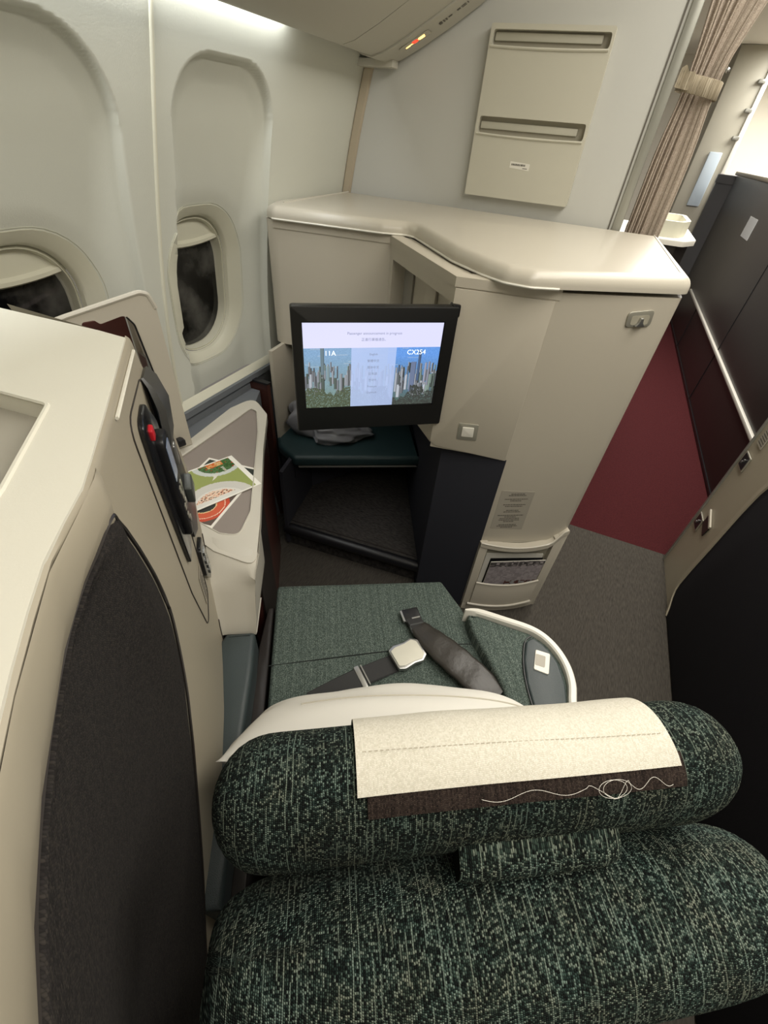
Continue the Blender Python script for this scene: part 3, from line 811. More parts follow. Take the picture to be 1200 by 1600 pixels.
# ================================================================== FOOTWELL
FW = thing('footwell_step', 'dark carpeted step in the footwell with a black rounded nosing', 'step', W(.1, 1.4, 0))
bm = bmesh.new(); prism(bm, [(-.845, 1.085), (-.235, 1.145), (-.45, 1.56), (-.62, 1.86), (-.93, 1.86)], 0.0, .118); obj('step_body', bm, DARKC, FW)
bm = bmesh.new(); tube(bm, [(-.835, 1.080, .098), (-.24, 1.135, .098)], .024, 14); obj('nosing', bm, BLACKP, FW, label='black rubber nosing')
bm = bmesh.new(); tube(bm, [(-.825, 1.108, .119), (-.252, 1.162, .119)], .0022, 6); tube(bm, [(-.252, 1.162, .119), (-.44, 1.52, .119)], .0022, 6); tube(bm, [(-.825, 1.108, .119), (-.89, 1.40, .119)], .0022, 6)
obj('edge_strip', bm, DARKB, FW)
# lining walls of the footwell
FL = thing('footwell_lining', 'near-black lining panels enclosing the footwell under the ottoman', 'footwell lining', (-.6, 1.6, .12))
bm = bmesh.new(); prism(bm, [(-.835, 1.07), (-.900, 1.42), (-.98, 1.86), (-.965, 1.86), (-.885, 1.42), (-.82, 1.07)], .02, .40); obj('left_lining', bm, DARKW, FL)
bm = bmesh.new(); prism(bm, [(-.98, 1.845), (-.56, 1.845), (-.56, 1.865), (-.98, 1.865)], .02, .775); obj('back_lining', bm, DARKW, FL)
# ottoman
OT = thing('ottoman', 'bottle green leather footrest bench below the monitor', 'ottoman', W(.08, 1.6, .33))
op = [(-.200, 1.50), (-.135, 1.408), (.372, 1.408), (.372, 1.80), (.10, 1.97), (-.15, 1.92), (-.24, 1.74)]
bm = bmesh.new(); prism(bm, rpoly(op, [.02, .02, .004, .01, .01, .01, .02]), .372, .420, SEAT, .016, 5, bevel_bottom=True); obj('cushion', bm, LEATHER, OT, sharp=60)
bm = bmesh.new(); prism(bm, [(-.12, 1.42), (.372, 1.42), (.372, 1.80), (.10, 1.93), (-.12, 1.90)], .362, .374, SEAT, .002); obj('base_strip', bm, plastic('ottoman_base_grey', '8a8a86', .45, .03, 0), OT, label='light grey edge under the cushion')
bm = bmesh.new(); prism(bm, [(-.195, 1.52), (-.135, 1.43), (-.13, 1.445), (-.185, 1.54)], .30, .374, SEAT); prism(bm, [(-.18, 1.55), (.36, 1.86), (.36, 1.90), (-.19, 1.87)], .12, .362, SEAT); obj('support', bm, DARKW, OT)
# crumpled grey bag on it
bm = bmesh.new(); bmesh.ops.create_icosphere(bm, subdivisions=5, radius=1.0)
rb = random.Random(4); waves = [(Vector((rb.gauss(0, 1), rb.gauss(0, 1), rb.gauss(0, 1))) * rb.uniform(2, 7), rb.uniform(0, 6), rb.uniform(.02, .07)) for _ in range(26)]
for v in bm.verts:
    n = v.co.copy(); k = 1 + sum(a * math.sin(w_.dot(n) + p) for w_, p, a in waves) * .6
    q = n * k
    hgt = .055 if n.x > -.2 else .055 + .11 * smooth((-.2 - n.x) / .6)
    zz = max(q.z, -.5)
    v.co = W(.0 + q.x * .155, 1.545 + q.y * .055 + (.04 if n.x < -.3 else 0), .422 + (zz + .5) * hgt * .8)
o = obj('crumpled_bag', bm, BAGM, sharp=30); tag(o, 'crumpled grey bag lying on the green ottoman behind the monitor', 'bag')

# ================================================================== SIDE TABLE
ST = thing('side_table', 'triangular grey-rimmed side table with taupe inlay beside the window', 'side table', W(-.3, 1.0, 0))
outer = rpoly([(-.265, .705), (-.166, .655), (-.172, .80), (-.196, 1.12), (-.204, 1.33), (-.262, 1.448), (-.330, 1.37), (-.47, 1.06), (-.50, .90), (-.35, .78)], [.01, .02, .02, .01, .04, .035, .02, .02, .05, .03], 5)
inner = rpoly([(-.262, .762), (-.216, .752), (-.199, .84), (-.222, 1.22), (-.240, 1.35), (-.262, 1.372), (-.300, 1.30), (-.43, 1.07), (-.46, .95), (-.34, .82)], [.02, .03, .02, .01, .02, .015, .02, .02, .03, .02], 5)
bm = bmesh.new(); prism(bm, outer, .625, .650, SEAT, holes=[inner]); obj('table_rim', bm, TABLEF, ST)
bm = bmesh.new(); prism(bm, inner, .630, .6455, SEAT); obj('table_inlay', bm, TABLEI, ST)
bm = bmesh.new(); tube(bm, [SEAT(*p, .650) for p in inner + inner[:1]], .002, 6, False); obj('inlay_bead', bm, TABLEF, ST)
# rounded front apron flowing down to the arm pad
prof = [(.720, .6515), (.690, .650), (.672, .645), (.655, .634), (.640, .615), (.628, .590), (.612, .555), (.598, .522), (.588, .502), (.586, .490), (.60, .480), (.70, .48)]
bm = bmesh.new(); rows = []
for k, (v, z) in enumerate(prof):
    lft = -.290 + .030 * min(1, k / 8); rgt = -.163 - .014 * min(1, k / 9)
    dv = lambda u: (u + .21) * -.45 if k < 4 else (u + .21) * -.05
    r = []
    for t in np.linspace(0, 1, 9):
        u = lft + (rgt - lft) * t
        edge = .004 * (abs(t - .5) * 2) ** 6
        r.append(SEAT(u, v + (dv(u) if k < 6 else 0) - edge, z - (edge if k < 5 else 0)))
    rows.append(r)
grid(bm, rows); 
grid(bm, [[SEAT(-.163 - .014 * min(1, k / 9), v + (-.021 if k < 4 else (-.002 if k < 6 else 0)), z) for k, (v, z) in enumerate(prof[:10])], [SEAT(-.170 - .008 * min(1, k / 9), .80, max(z - .002, .5)) for k, (v, z) in enumerate(prof[:10])]])
obj('front_apron', bm, TABLEF, ST, sharp=50)
bm = bmesh.new()
prism(bm, [(-.215, .72), (-.182, .72), (-.186, .80), (-.208, 1.12), (-.214, 1.33), (-.27, 1.42), (-.30, 1.40), (-.24, 1.30), (-.235, .80)], .0, .626, SEAT)
obj('cabinet_side', bm, MAROON, ST, label='dark maroon side panel')
bm = bmesh.new(); prism(bm, [(-.186, .72), (-.178, .72), (-.180, .80), (-.186, .95)], .05, .62, SEAT); obj('side_edge_trim', bm, DARKB, ST)
bm = bmesh.new(); prism(bm, [(-.50, .80), (-.27, .80), (-.24, 1.30), (-.29, 1.42), (-.50, 1.15)], .0, .62, SEAT); obj('cabinet_body', bm, DARKB, ST)
# slate ledge between table and sidewall
bm = bmesh.new(); prism(bm, [(-1.05, .60), (-.80, .60), (-.90, 1.0), (-.955, 1.13), (-1.0, 1.222), (-1.05, 1.222)], .55, .622)
o = struct('window_ledge', bm, NAVYL); o.name = 'trim_6'
bm = bmesh.new(); prism(bm, [(-1.050, 1.226), (-.967, 1.226), (-.964, 1.240), (-1.050, 1.245)], .0, .652)
o = obj('dark_post', bm, plastic('post_veneer', '46261f', .4, .08, 0))
bm = bmesh.new(); prism(bm, [(-1.052, 1.222), (-.963, 1.222), (-.960, 1.242), (-1.052, 1.248)], .652, .658); obj('post_cap', bm, BLACKP, o); tag(o, 'small dark upright cabinet end between the side table and the window wall', 'cabinet')

# menu cards on the table
MENU = printed('menu_card_print', .3)
def card(name, label, o2, ex, w_, h_, fn, z):
    t = thing(name, label, 'card', W(o2[0], o2[1], z), 'menu cards on the side table')
    e = Vector(ex).normalized(); fr_ = plane3(W(o2[0], o2[1], z), W(e.x, e.y, 0), W(-e.y, e.x, 0))
    bm = bmesh.new(); box(bm, 0, w_, 0, h_, 0, .0012, fr_); obj('card', bm, PAPER, t)
    pic = raster('printed_face', fr_, w_, h_, 110, int(110 * h_ / w_), fn, MENU, t, .0015)
    return t, fr_, pic
def noise2(s, t, k): return random.Random(int(s * k) * 7919 + int(t * k) * 104729).random()
def green(s, t):
    # s along the long edge, t across; white border
    if s > .945 or t < .03 or t > .97 or s < .0: return (.93, .92, .88)
    x, y = s * .225, t * .165
    x -= .03
    d1 = math.hypot((x - .085), (y + .010))          # plate low
    d2 = math.hypot((x - .150), (y - .160))
    if d1 < .088:
        if d1 > .062: return (.80, .79, .76)
        if .018 < y < .046 and d1 < .056:
            n = noise2(s, t, 60)
            if n > .82: return (.35, .18, .10)
            if n > .5: return (.88, .66, .54)
            return (.90, .82, .74)
        return (.86, .85, .82)
    if d2 < .066:
        if d2 > .052: return (.78, .80, .78)
        n = noise2(s, t, 55)
        if x > .120 and x < .160 and y > .140: return (.80, .40, .16) if n > .4 else (.85, .72, .5)
        if n > .93: return (.75, .15, .12)
        if n > .45: return (.20, .34, .16)
        return (.33, .46, .28)
    return (.58, .62, .36)
def orange(s, t):
    if s < .03 or s > .97 or t < .045 or t > .955: return (.92, .90, .86)
    x, y = s * .255, t * .165
    if x > .16: return (.20, .22, .20)
    d = math.hypot(x - .068, y - .065)
    if d < .030: return (.18, .19, .18)
    if d < .033: return (.9, .8, .6)
    if d < .052: return (.80, .36, .24)
    if d < .054: return (.95, .85, .75)
    if d < .064: return (.76, .30, .20)
    return (.36, .31, .28)
card('menu_card', 'menu card with an orange plate picture, under the green menu card', (-.284, .783), (.091 + .0, .237), .255, .165, orange, .6458)
gt, gf, gp = card('menu_card', 'green menu card with two plates of food, topmost on the side table', (-.384, .805), (.155, .114 + .000), .248, .168, green, .649)
# small white wing mark and lettering on the green card
bm = bmesh.new(); prism(bm, [(.150, .088), (.166, .096), (.178, .110), (.170, .106), (.163, .112), (.160, .100)], .0016, .0019, gf)
obj('wing_mark', bm, PAPER, gp)
bm = bmesh.new()
for k in range(5): box(bm, .196 + .002 * (k % 2), .204, .105 + k * .006, .108 + k * .006, .0016, .0019, gf)
obj('card_lettering', bm, PAPER, gp)

# ================================================================== STORAGE DOOR (open locker behind the shell)
D0 = Vector((-.405, 1.145)); Dd = Vector((-.77, -.64)).normalized()
a3 = W(D0.x, D0.y, 0); b3 = W(D0.x + Dd.x, D0.y + Dd.y, 0); dd = b3 - a3
# facing the viewer: frame x runs from far left to the right edge
DF = plane3(a3 + dd * .34, -dd, (0, 0, 1)); 
SD = thing('storage_locker', 'cream open storage locker standing behind the seat shell at the window', 'locker', a3 + dd * .17 + Vector((0, 0, .65)))
dw = .34
outl = rpoly([(0, .652), (dw, .652), (dw, 1.035), (dw - .012, 1.070), (dw - .03, 1.076), (dw - .19, 1.050), (0, 1.02)], [0, .0, .02, .012, .02, .05, 0], 5)
hole = rpoly([(.02, .76), (dw - .046, .76), (dw - .048, .875), (dw - .060, 1.01), (dw - .075, 1.034), (dw - .130, 1.024), (dw - .140, 1.034), (dw - .165, 1.034), (dw - .172, 1.015), (.02, .99)], [.01, .004, .01, .02, .015, .006, .006, .008, .006, .01], 4)
bm = bmesh.new(); prism(bm, outl, -.020, .0, DF, holes=[hole]); obj('locker_front', bm, CREAM, SD)
bm = bmesh.new(); tube(bm, [DF(p[0], p[1], -.002) for p in outl[6:]], .0055, 8); obj('top_edge', bm, LIDM, SD)
bm = bmesh.new()
box(bm, .0, dw, .655, .76, -.10, -.021, DF); box(bm, dw - .042, dw, .76, 1.03, -.10, -.021, DF)
obj('locker_side', bm, BEIGE, SD)
bm = bmesh.new(); box(bm, .06, dw - .045, .74, 1.0, -.115, -.10, DF); obj('locker_back', bm, MAROON, SD, label='dark maroon inside of the locker')
bm = bmesh.new(); tube(bm, [DF(p[0], p[1], .001) for p in hole[5:22]], .0022, 6); obj('door_seal', bm, BLACKP, SD)
bm = bmesh.new(); prism(bm, [(dw - .058, .765), (dw - .049, .765), (dw - .052, .93), (dw - .058, .93)], -.04, .002, DF); obj('mirror_edge', bm, METAL, SD)
bm = bmesh.new(); box(bm, dw - .050, dw - .024, .668, .688, .0, .022, DF, .004); box(bm, dw - .044, dw - .030, .684, .692, .004, .026, DF, .002)
obj('door_catch', bm, BLACKP, SD, label='small black catch')

# ================================================================== SEAT SHELL (left side wall, console top)
SH = thing('seat_shell', 'cream privacy shell wall left of the seat with a charcoal cloth panel', 'seat shell', W(-.35, .3, 0))
VS = [-.30, -.20, -.10, 0, .045, .077, .121, .169, .215, .29, .40, .50, .61, .80]
U_HI = [.10, .0, -.075, -.122, -.140, -.151, -.164, -.176, -.186, -.191, -.214, -.236, -.260, -.302]
U_LO = [-.06, -.12, -.170, -.195, -.199, -.200, -.201, -.202, -.203, -.204, -.218, -.237, -.260, -.302]
def su(v, z):
    hi = float(np.interp(v, VS, U_HI)); lo = float(np.interp(v, VS, U_LO))
    hi -= .014 * max(0, min(1, (1.17 - z) / .07)) * max(0, min(1, (.29 - v) / .06))
    t = smooth((z - .70) / .38); return lo * (1 - t) + hi * t
def vfront(z): return float(np.interp(z, [0, .5, .64, .70, .76, .80, .93, 1.05, 1.10, 1.17], [.585, .592, .68, .72, .745, .775, .735, .70, .64, .612]))
bm = bmesh.new(); rows = []
for z in [0, .2, .4, .5, .56, .62, .66, .70, .75, .80, .86, .92, .98, 1.04, 1.08, 1.12, 1.145, 1.158]:
    r = []; vf = vfront(z)
    for t in np.linspace(0, 1, 40):
        v = -.30 + (vf + .30) * t; r.append(SEAT(su(v, z), v, z))
    rows.append(r)
rows.append([SEAT(su(-.30 + (.612 + .30) * t, 1.17) - .0008, -.30 + (.612 + .30) * t, 1.1665) for t in np.linspace(0, 1, 40)])
rows.append([SEAT(su(-.30 + (.612 + .30) * t, 1.17) - .004, -.30 + (.612 + .30) * t - .002 * t, 1.1705) for t in np.linspace(0, 1, 40)])
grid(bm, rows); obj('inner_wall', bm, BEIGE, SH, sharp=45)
# top plate with a shallow tray
tp = [(su(v, 1.17) - .003, v) for v in np.linspace(-.30, .60, 24)]
tp = tp + rpoly([(-.272, .606), (-.30, .622), (-.47, .702)], [0, .0, 0]) + [(-.90, .905), (-.90, -.30)]
tray = rpoly([(-.62, .575), (-.275, .420), (-.250, .285), (-.235, .15), (-.60, .10)], [.02, .012, .01, .02, .02], 4)
bm = bmesh.new(); prism(bm, tp, 1.140, 1.1715, SEAT, holes=[tray]); obj('shell_top', bm, CREAM2, SH)
bm = bmesh.new(); prism(bm, [(-.66, .60), (-.25, .45), (-.22, .10), (-.66, .05)], 1.139, 1.150, SEAT); obj('tray_floor', bm, plastic('tray_grey', 'a49f93', .5, .01, 0), SH, label='grey floor of the shallow tray')
bm = bmesh.new(); tube(bm, [SEAT(*p, 1.1715) for p in tray + tray[:1]], .0025, 6, False); obj('tray_lip', bm, CREAM2, SH)
# front end of the shell
bm = bmesh.new(); rows = []
for z in np.linspace(.0, 1.165, 24):
    vf = vfront(z); rows.append([SEAT(su(vf, z), vf, z), SEAT(su(vf, z) - .012, vf + .004, z), SEAT(-.47, min(vf + .12, .81), z)])
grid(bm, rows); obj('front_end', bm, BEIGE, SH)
# cloth panel
def vmax(z): return float(np.interp(z, [.30, .45, .5, .62, .73, .80, .86, .92, .98, 1.05, 1.10, 1.128], [-.06, .05, .10, .19, .262, .295, .323, .340, .340, .326, .312, .300]))
def vmin(z): return float(np.interp(z, [.30, .9, 1.0, 1.06, 1.085, 1.095, 1.10, 1.106, 1.112, 1.128], [-.25, -.25, -.18, -.08, -.01, .036, .091, .181, .237, .285]))
bm = bmesh.new(); rows = []; uvs = []
zz_ = [.30, .38, .46, .54, .60, .66, .72, .76, .80, .84, .88, .92, .96, 1.0, 1.03, 1.06, 1.08, 1.09, 1.097, 1.102, 1.107, 1.112, 1.120, 1.128]
for z in zz_:
    a, b = vmin(z), vmax(z); r = []; q = []
    n = 34
    for k in range(n + 1):
        t = k / n; v = a + (b - a) * t; e = .007
        if k in (0, n): e = .001
        elif k in (1, n - 1): e = .006
        r.append(SEAT(su(v, z) + e * (1 if z < 1.125 else .3), v, z)); q.append((v, z))
    rows.append(r); uvs.append(q)
grid(bm, rows, uvs=uvs); obj('cloth_panel', bm, PANELF, SH, sharp=60, label='charcoal padded cloth panel')
edge = [SEAT(su(vmin(z), z) + .003, vmin(z), z + .002) for z in zz_] + [SEAT(su(vmax(z), z) + .003, vmax(z) + .002, z) for z in zz_[::-1]]
bm = bmesh.new(); tube(bm, catmull(edge, 3), .0022, 6); obj('panel_piping', bm, DARKB, SH)
prs = [(.285, 1.128, .306), (.237, 1.112, .262), (.181, 1.106, .205), (.091, 1.10, .12), (.036, 1.095, .065), (-.01, 1.085, .02), (-.08, 1.06, -.06), (-.18, 1.0, -.16)]
bm = bmesh.new(); rows = []
for v_, z_, vt in [(.300, 1.118, .318)] + prs:
    rows.append([SEAT(su(vt, 1.165) + .0004, vt, 1.1655), SEAT(su(vt, 1.16) + .0028, vt, 1.160), SEAT(su((v_ + vt) / 2, 1.14) + .0045, (v_ + vt) / 2, (z_ + 1.158) / 2), SEAT(su(v_, z_) + .0045, v_, z_ + .004), SEAT(su(v_, z_) + .001, v_, z_)])
rows.insert(0, [SEAT(su(.322, 1.16) - .001, .322, 1.166 - .011 * k) for k in range(5)])
grid(bm, rows); obj('panel_surround', bm, plastic('surround_beige', 'a49c8a', .45, .02, 0), SH, sharp=50)
# fine joints in the inner wall (remote control panel outline)
def SF(v, z, d=0.0): return SEAT(su(v, z) + d, v, z)
def surf_poly(bm, pts, d0, d1, bev=0.0):
    prism(bm, pts, d0, d1, SF, bev, 2)
rp_ = rpoly([(.455, 1.128), (.598, 1.120), (.600, 1.00), (.60, .80), (.585, .66), (.50, .655), (.47, .80), (.462, .95)], [.03, .02, .02, .02, .02, .03, .02, .02], 5)
bm = bmesh.new(); tube(bm, [SF(p[0], p[1], .0005) for p in rp_ + rp_[:1]], .0012, 6, False); obj('panel_joint', bm, DARKB, SH)
bm = bmesh.new(); tube(bm, catmull([SF(v, 1.158 - .012 * (v - .3), .002) for v in np.linspace(.42, .60, 6)], 4), .0022, 6); obj('upper_bead', bm, CREAM2, SH)
bm = bmesh.new(); tube(bm, catmull([SF(vfront(z) - .008, z, .0008) for z in (.70, .66, .62, .55, .50, .40)], 4), .0012, 6); obj('lower_joint', bm, DARKB, SH)
# power socket block, reading lamp arm, seat control
bm = bmesh.new(); surf_poly(bm, rpoly([(.612, 1.095), (.636, 1.098), (.665, 1.05), (.690, .93), (.720, .80), (.655, .77), (.600, .80), (.602, .98)], .008), .001, .006, .001)
so = obj('socket_panel', bm, BLACKP, SH, label='black power socket panel')
bm = bmesh.new(); surf_poly(bm, rpoly([(.640, .885), (.680, .892), (.690, .858), (.646, .846)], .004), .006, .018, .003); obj('socket_flap', bm, plastic('socket_flap_grey', '4c4f4c', .3, .03, 0), so)
bm = bmesh.new(); surf_poly(bm, rpoly([(.628, .985), (.648, .985), (.650, .945), (.630, .945)], .006), .006, .012, .002); obj('usb_cap', bm, METAL, so)
bm = bmesh.new()
rows = []
for k, (v, z, d) in enumerate([(.610, 1.118, .002), (.608, 1.105, .012), (.600, 1.075, .022), (.585, 1.035, .020), (.575, 1.00, .010), (.575, .96, .006)]):
    hw = [.026, .030, .030, .026, .020, .012][k]
    rows.append([SF(v - hw * .6, z, d * .6), SF(v - hw * .5, z, d + .002), SF(v + hw, z, d + .004), SF(v + hw, z - .004, d - .002)])
grid(bm, rows, True, capends=True); obj('reading_lamp_arm', bm, plastic('graphite_arm', '3c3c3a', .35, .03, 0), SH, sharp=30, label='folded graphite reading lamp arm')
bm = bmesh.new(); surf_poly(bm, rpoly([(.598, .765), (.650, .755), (.662, .66), (.625, .650), (.590, .70)], .012), .001, .008, .002); sc_ = obj('seat_control', bm, BLACKG, SH, label='dark glossy seat control pad')
bm = bmesh.new()
for v, z in [(.625, .735), (.622, .715), (.628, .695), (.632, .675)]:
    surf_poly(bm, rpoly([(v - .010, z - .005), (v + .010, z - .005), (v + .010, z + .006), (v - .010, z + .006)], .002), .008, .011)
obj('control_button', bm, METAL, sc_)
bm = bmesh.new(); surf_poly(bm, [(.545, .745), (.585, .742), (.578, .675), (.540, .672)], .0008, .0014); pb = obj('shell_placard', bm, plastic('shell_placard_grey', '9c9484', .5, .02, 0), SH)
bm = bmesh.new()
for k in range(9): surf_poly(bm, [(.549, .738 - k * .0072), (.578 - (k % 3) * .003, .738 - k * .0072), (.578 - (k % 3) * .003, .735 - k * .0072), (.549, .735 - k * .0072)], .0014, .0018)
obj('placard_print', bm, INK, pb)

# handset in its cradle
HS = thing('remote_handset', 'black remote handset with red button cradled in the shell wall', 'remote control', SF(.53, .84, .005))
bm = bmesh.new(); surf_poly(bm, rpoly([(.490, 1.106), (.545, 1.108), (.585, 1.06), (.583, .96), (.560, .835), (.508, .832), (.500, .90), (.487, 1.04)], [.02, .02, .02, .02, .01, .005, .02, .02], 5), .001, .007, .002); obj('cradle', bm, BLACKG, HS)
bm = bmesh.new(); surf_poly(bm, rpoly([(.528, 1.062), (.574, 1.055), (.578, .96), (.556, .875), (.534, .868), (.522, .95)], [.015, .015, .02, .015, .01, .02], 5), .007, .018, .004); hb = obj('handset_body', bm, BLACKP, HS)
bm = bmesh.new(); surf_poly(bm, rpoly([(.510, 1.086), (.526, 1.088), (.528, 1.070), (.512, 1.068)], .004), .007, .012, .002); obj('call_button', bm, REDB, HS, label='red button')
bm = bmesh.new(); surf_poly(bm, rpoly([(.533, 1.045), (.562, 1.045), (.562, .985), (.531, .985)], .003), .018, .0188); obj('handset_screen', bm, LCD, hb)
bm = bmesh.new()
for v, z in [(.540, .965), (.556, .965), (.548, .948), (.540, .93), (.555, .93), (.543, .91), (.553, .895)]:
    surf_poly(bm, rpoly([(v - .005, z - .005), (v + .005, z - .005), (v + .005, z + .005), (v - .005, z + .005)], .002), .018, .0195)
obj('handset_button', bm, METALD, hb)

# ================================================================== THE SEAT
SE = thing('airline_seat', 'green tweed airline seat facing the monitor, headrest nearest the viewer', 'airline seat', W(.13, .4, 0))
# cushion: pinched towards its seam
bm = bmesh.new()
cp = [(-.138, .20), (-.146, .757), (.313, .752), (.350, .655), (.376, .53), (.392, .42), (.40, .20)]
prism(bm, rpoly(cp, [.02, .012, .012, .05, .05, .05, .02]), .335, .452, SEAT, .011, 4)
obj('seat_cushion', bm, SEATF, SE, sharp=60)
bm = bmesh.new(); tube(bm, catmull([SEAT(-.147, .522, .4505), SEAT(.0, .532, .4522), (SEAT(.15, .542, .4522)), SEAT(.30, .549, .4522), SEAT(.371, .545, .4505)], 6), .0016, 6); obj('cushion_seam', bm, plastic('seam_dark', '141a18', .9, .02, 0), SE)
bm = bmesh.new(); prism(bm, [(-.12, .15), (-.12, .73), (.30, .73), (.35, .60), (.38, .15)], .02, .335, SEAT); obj('seat_base', bm, DARKB, SE)
bm = bmesh.new(); prism(bm, [(-.176, .05), (-.178, .585), (-.166, .70), (-.150, .70), (-.150, .05)], .02, .430, SEAT, .004); obj('side_rail', bm, DARKB, SE, label='dark rail between cushion and shell')
# left arm pad
bm = bmesh.new()
prism(bm, rpoly([(-.222, .10), (-.236, .30), (-.256, .50), (-.256, .56), (-.244, .584), (-.178, .586), (-.174, .50), (-.176, .33), (-.174, .10)], [0, .02, .02, .02, .01, .012, .02, .02, 0]), .36, .500, SEAT, .012, 4)
obj('arm_pad', bm, LEATHER2, SE, sharp=60, label='slate green leather arm pad')
# right armrest
ar = [(.345, .612), (.372, .606), (.49, .547), (.522, .512), (.5385, .462), (.533, .41), (.505, .33), (.49, .15), (.388, .15), (.378, .42), (.360, .50), (.345, .565)]
arm = obj('armrest', prism(bmesh.new(), rpoly(ar, [.008, .01, .03, .03, .03, .02, .02, 0, 0, .01, .02, .01], 5), .12, .490, SEAT, .010, 3), SEATF, SE, sharp=60)
tr = catmull([SEAT(*p) for p in [(.340, .619, .492), (.372, .612, .496), (.43, .584, .498), (.493, .552, .498), (.525, .516, .498), (.5405, .465, .498), (.536, .41, .498), (.508, .33, .497), (.495, .16, .495)]], 6)
bm = bmesh.new(); rows = []
for i, p in enumerate(tr):
    d = (tr[min(i + 1, len(tr) - 1)] - tr[max(0, i - 1)]).normalized(); n = Vector((-d.y, d.x, 0)).normalized()
    wd = .0085 * min(1, .35 + i / 10)
    sec = [(-wd, -.02), (-wd, .002), (-wd * .6, .006), (wd * .6, .006), (wd, .002), (wd, -.05), (wd * .4, -.05)]
    rows.append([p + n * -a + Vector((0, 0, b)) for a, b in sec])
grid(bm, rows, True, capends=True); obj('armrest_trim', bm, WHITEM, arm, label='cream curved edge trim')
lp = [(.488, .533), (.508, .512), (.520, .488), (.5265, .460), (.522, .41), (.495, .33), (.482, .15), (.42, .15), (.428, .34), (.434, .42), (.447, .475), (.468, .52)]
bm = bmesh.new(); prism(bm, rpoly(lp, .015, 4), .47, .4955, SEAT, .005, 3); ll = obj('armrest_pad', bm, LEATHER2, arm, sharp=60, label='slate leather inset')
bm = bmesh.new(); tube(bm, catmull([SEAT(*p, .494) for p in [(.488, .535), (.467, .522), (.446, .477), (.432, .42), (.426, .34), (.418, .16)]], 5), .0016, 6); obj('pad_seam', bm, BLACKP, arm)
bpl = [(.483, .497), (.514, .483), (.490, .433), (.460, .449)]
ap = obj('armrest_release', prism(bmesh.new(), rpoly(bpl, .004), .4955, .4985, SEAT, .001), WHITEM, arm, label='square cream release button')
bm = bmesh.new(); prism(bm, rpoly([(.479, .486), (.500, .477), (.487, .450), (.467, .459)], .003), .4985, .4992, SEAT); o = obj('release_inset', bm, PLAC, SE); o.location = (0, 0, 0)

# backrest: tall slab with a rounded top
def sell(a, n): 
    c_, s_ = math.cos(a), math.sin(a)
    return math.copysign(abs(c_) ** (2 / n), c_), math.copysign(abs(s_) ** (2 / n), s_)
bm = bmesh.new(); rows = []; uvs = []
cu, cv, hu, hv = .164, .027, .282, .071
NR = 96
levels = [(z, 1.0, 0) for z in np.linspace(.10, .835, 12)] + [(.835 + .062 * math.sin(a), 1 - (1 - math.cos(a)) * .85, a) for a in np.linspace(0.12, PI / 2 - .0, 14)]
acc = 0; pz = levels[0]; pr = None
for z, k, a in levels:
    rowp = []; uq = []
    inset = (1 - k) * .074
    lean = (z - .80) * .10
    hu_, hv_ = hu - inset * .85, hv - inset
    for i in range(NR):
        x_, y_ = sell(2 * PI * i / NR, 4.2)
        sag = -.012 * (max(0, -x_) ** 3) * (z > .8)
        rowp.append((cu + hu_ * x_, cv - lean + hv_ * y_, z + sag + .020 * (cu + hu_ * x_ - .1) * smooth((z - .7) / .15) + .005 * math.sin((cu + hu_ * x_) * 9) * (z > .85)))
    if pr: acc += ((rowp[NR // 4 * 3][1] - pr[NR // 4 * 3][1]) ** 2 + (rowp[NR // 4 * 3][2] - pr[NR // 4 * 3][2]) ** 2) ** .5
    pr = rowp
    rows.append([SEAT(*p) for p in rowp])
    for i in range(NR + 1):
        p = rowp[i % NR]
        if z > .79 and acc > 0: uq.append((p[0], acc if p[1] < cv else acc))
        else: uq.append((p[0], acc))
    uvs.append(uq)
vs = grid(bm, rows, True, uvs)
# close the top with a uv mapped fan strip
uvl = bm.loops.layers.uv.verify()
top = vs[-1]; h = NR // 2
for i in range(h - 1):
    try:
        f = bm.faces.new((top[i], top[i + 1], top[NR - 1 - i - 1 + 0], top[(NR - i - 1)])) if False else None
    except ValueError: pass
f = bm.faces.new(top)
for l in f.loops: l[uvl].uv = (0, 0)
bmesh.ops.triangulate(bm, faces=[f])
for v in top:
    for l in v.link_loops: pass
for v in bm.verts:
    pass
# planar mapping where the surface faces up: u along the seat, v across it
inv = Matrix(((CS, SN, 0), (-SN, CS, 0), (0, 0, 1)))
bm.normal_update()
for f in bm.faces:
    nz = abs(f.normal.z)
    for l in f.loops:
        p = inv @ l.vert.co
        l[uvl].uv = (p.x + .18 * 0, p.y - max(0, .895 - p.z) * (1 if p.y < cv else -1))
backrest = obj('backrest', bm, TWEED2, SE, sharp=80)

# headrest: rolled pad
hc_v, hc_z, h_v, h_z, HN = .124, .930, .052, .074, 2.25
def hring(a, u, e=0.0):
    c_, s_ = sell(a, HN)
    tl = (u - (-.105)) / .49
    end = min(1.0, max(0.0, min(u + .105, .390 - u)) / .055)
    k = (1 - (1 - end) ** 2.4) ** (1 / 2.4) if end < 1 else 1.0
    k = max(k, .02)
    hv2 = (h_v + e) * (k if e == 0 else k) ; hz2 = (h_z + e) * (.25 + .75 * k)
    cvv = hc_v - .004 * (1 - k); czz = hc_z + .003 * math.sin(u * 14) + .004 * smooth((u - .2) / .15)
    return (u, cvv + hv2 * c_ - 0.10 * (s_ * hz2) * 0, czz + hz2 * s_)
bm = bmesh.new(); rows = []; uvs = []
us = [-.105 + .0006] + list(-.105 + .055 * (1 - np.cos(np.linspace(.15, PI / 2, 9)))) + list(np.linspace(-.045, .33, 28)) + list(.390 - .055 * (1 - np.cos(np.linspace(PI / 2, .15, 9)))) + [.390 - .0006]
NH = 64
rs = random.Random(9)
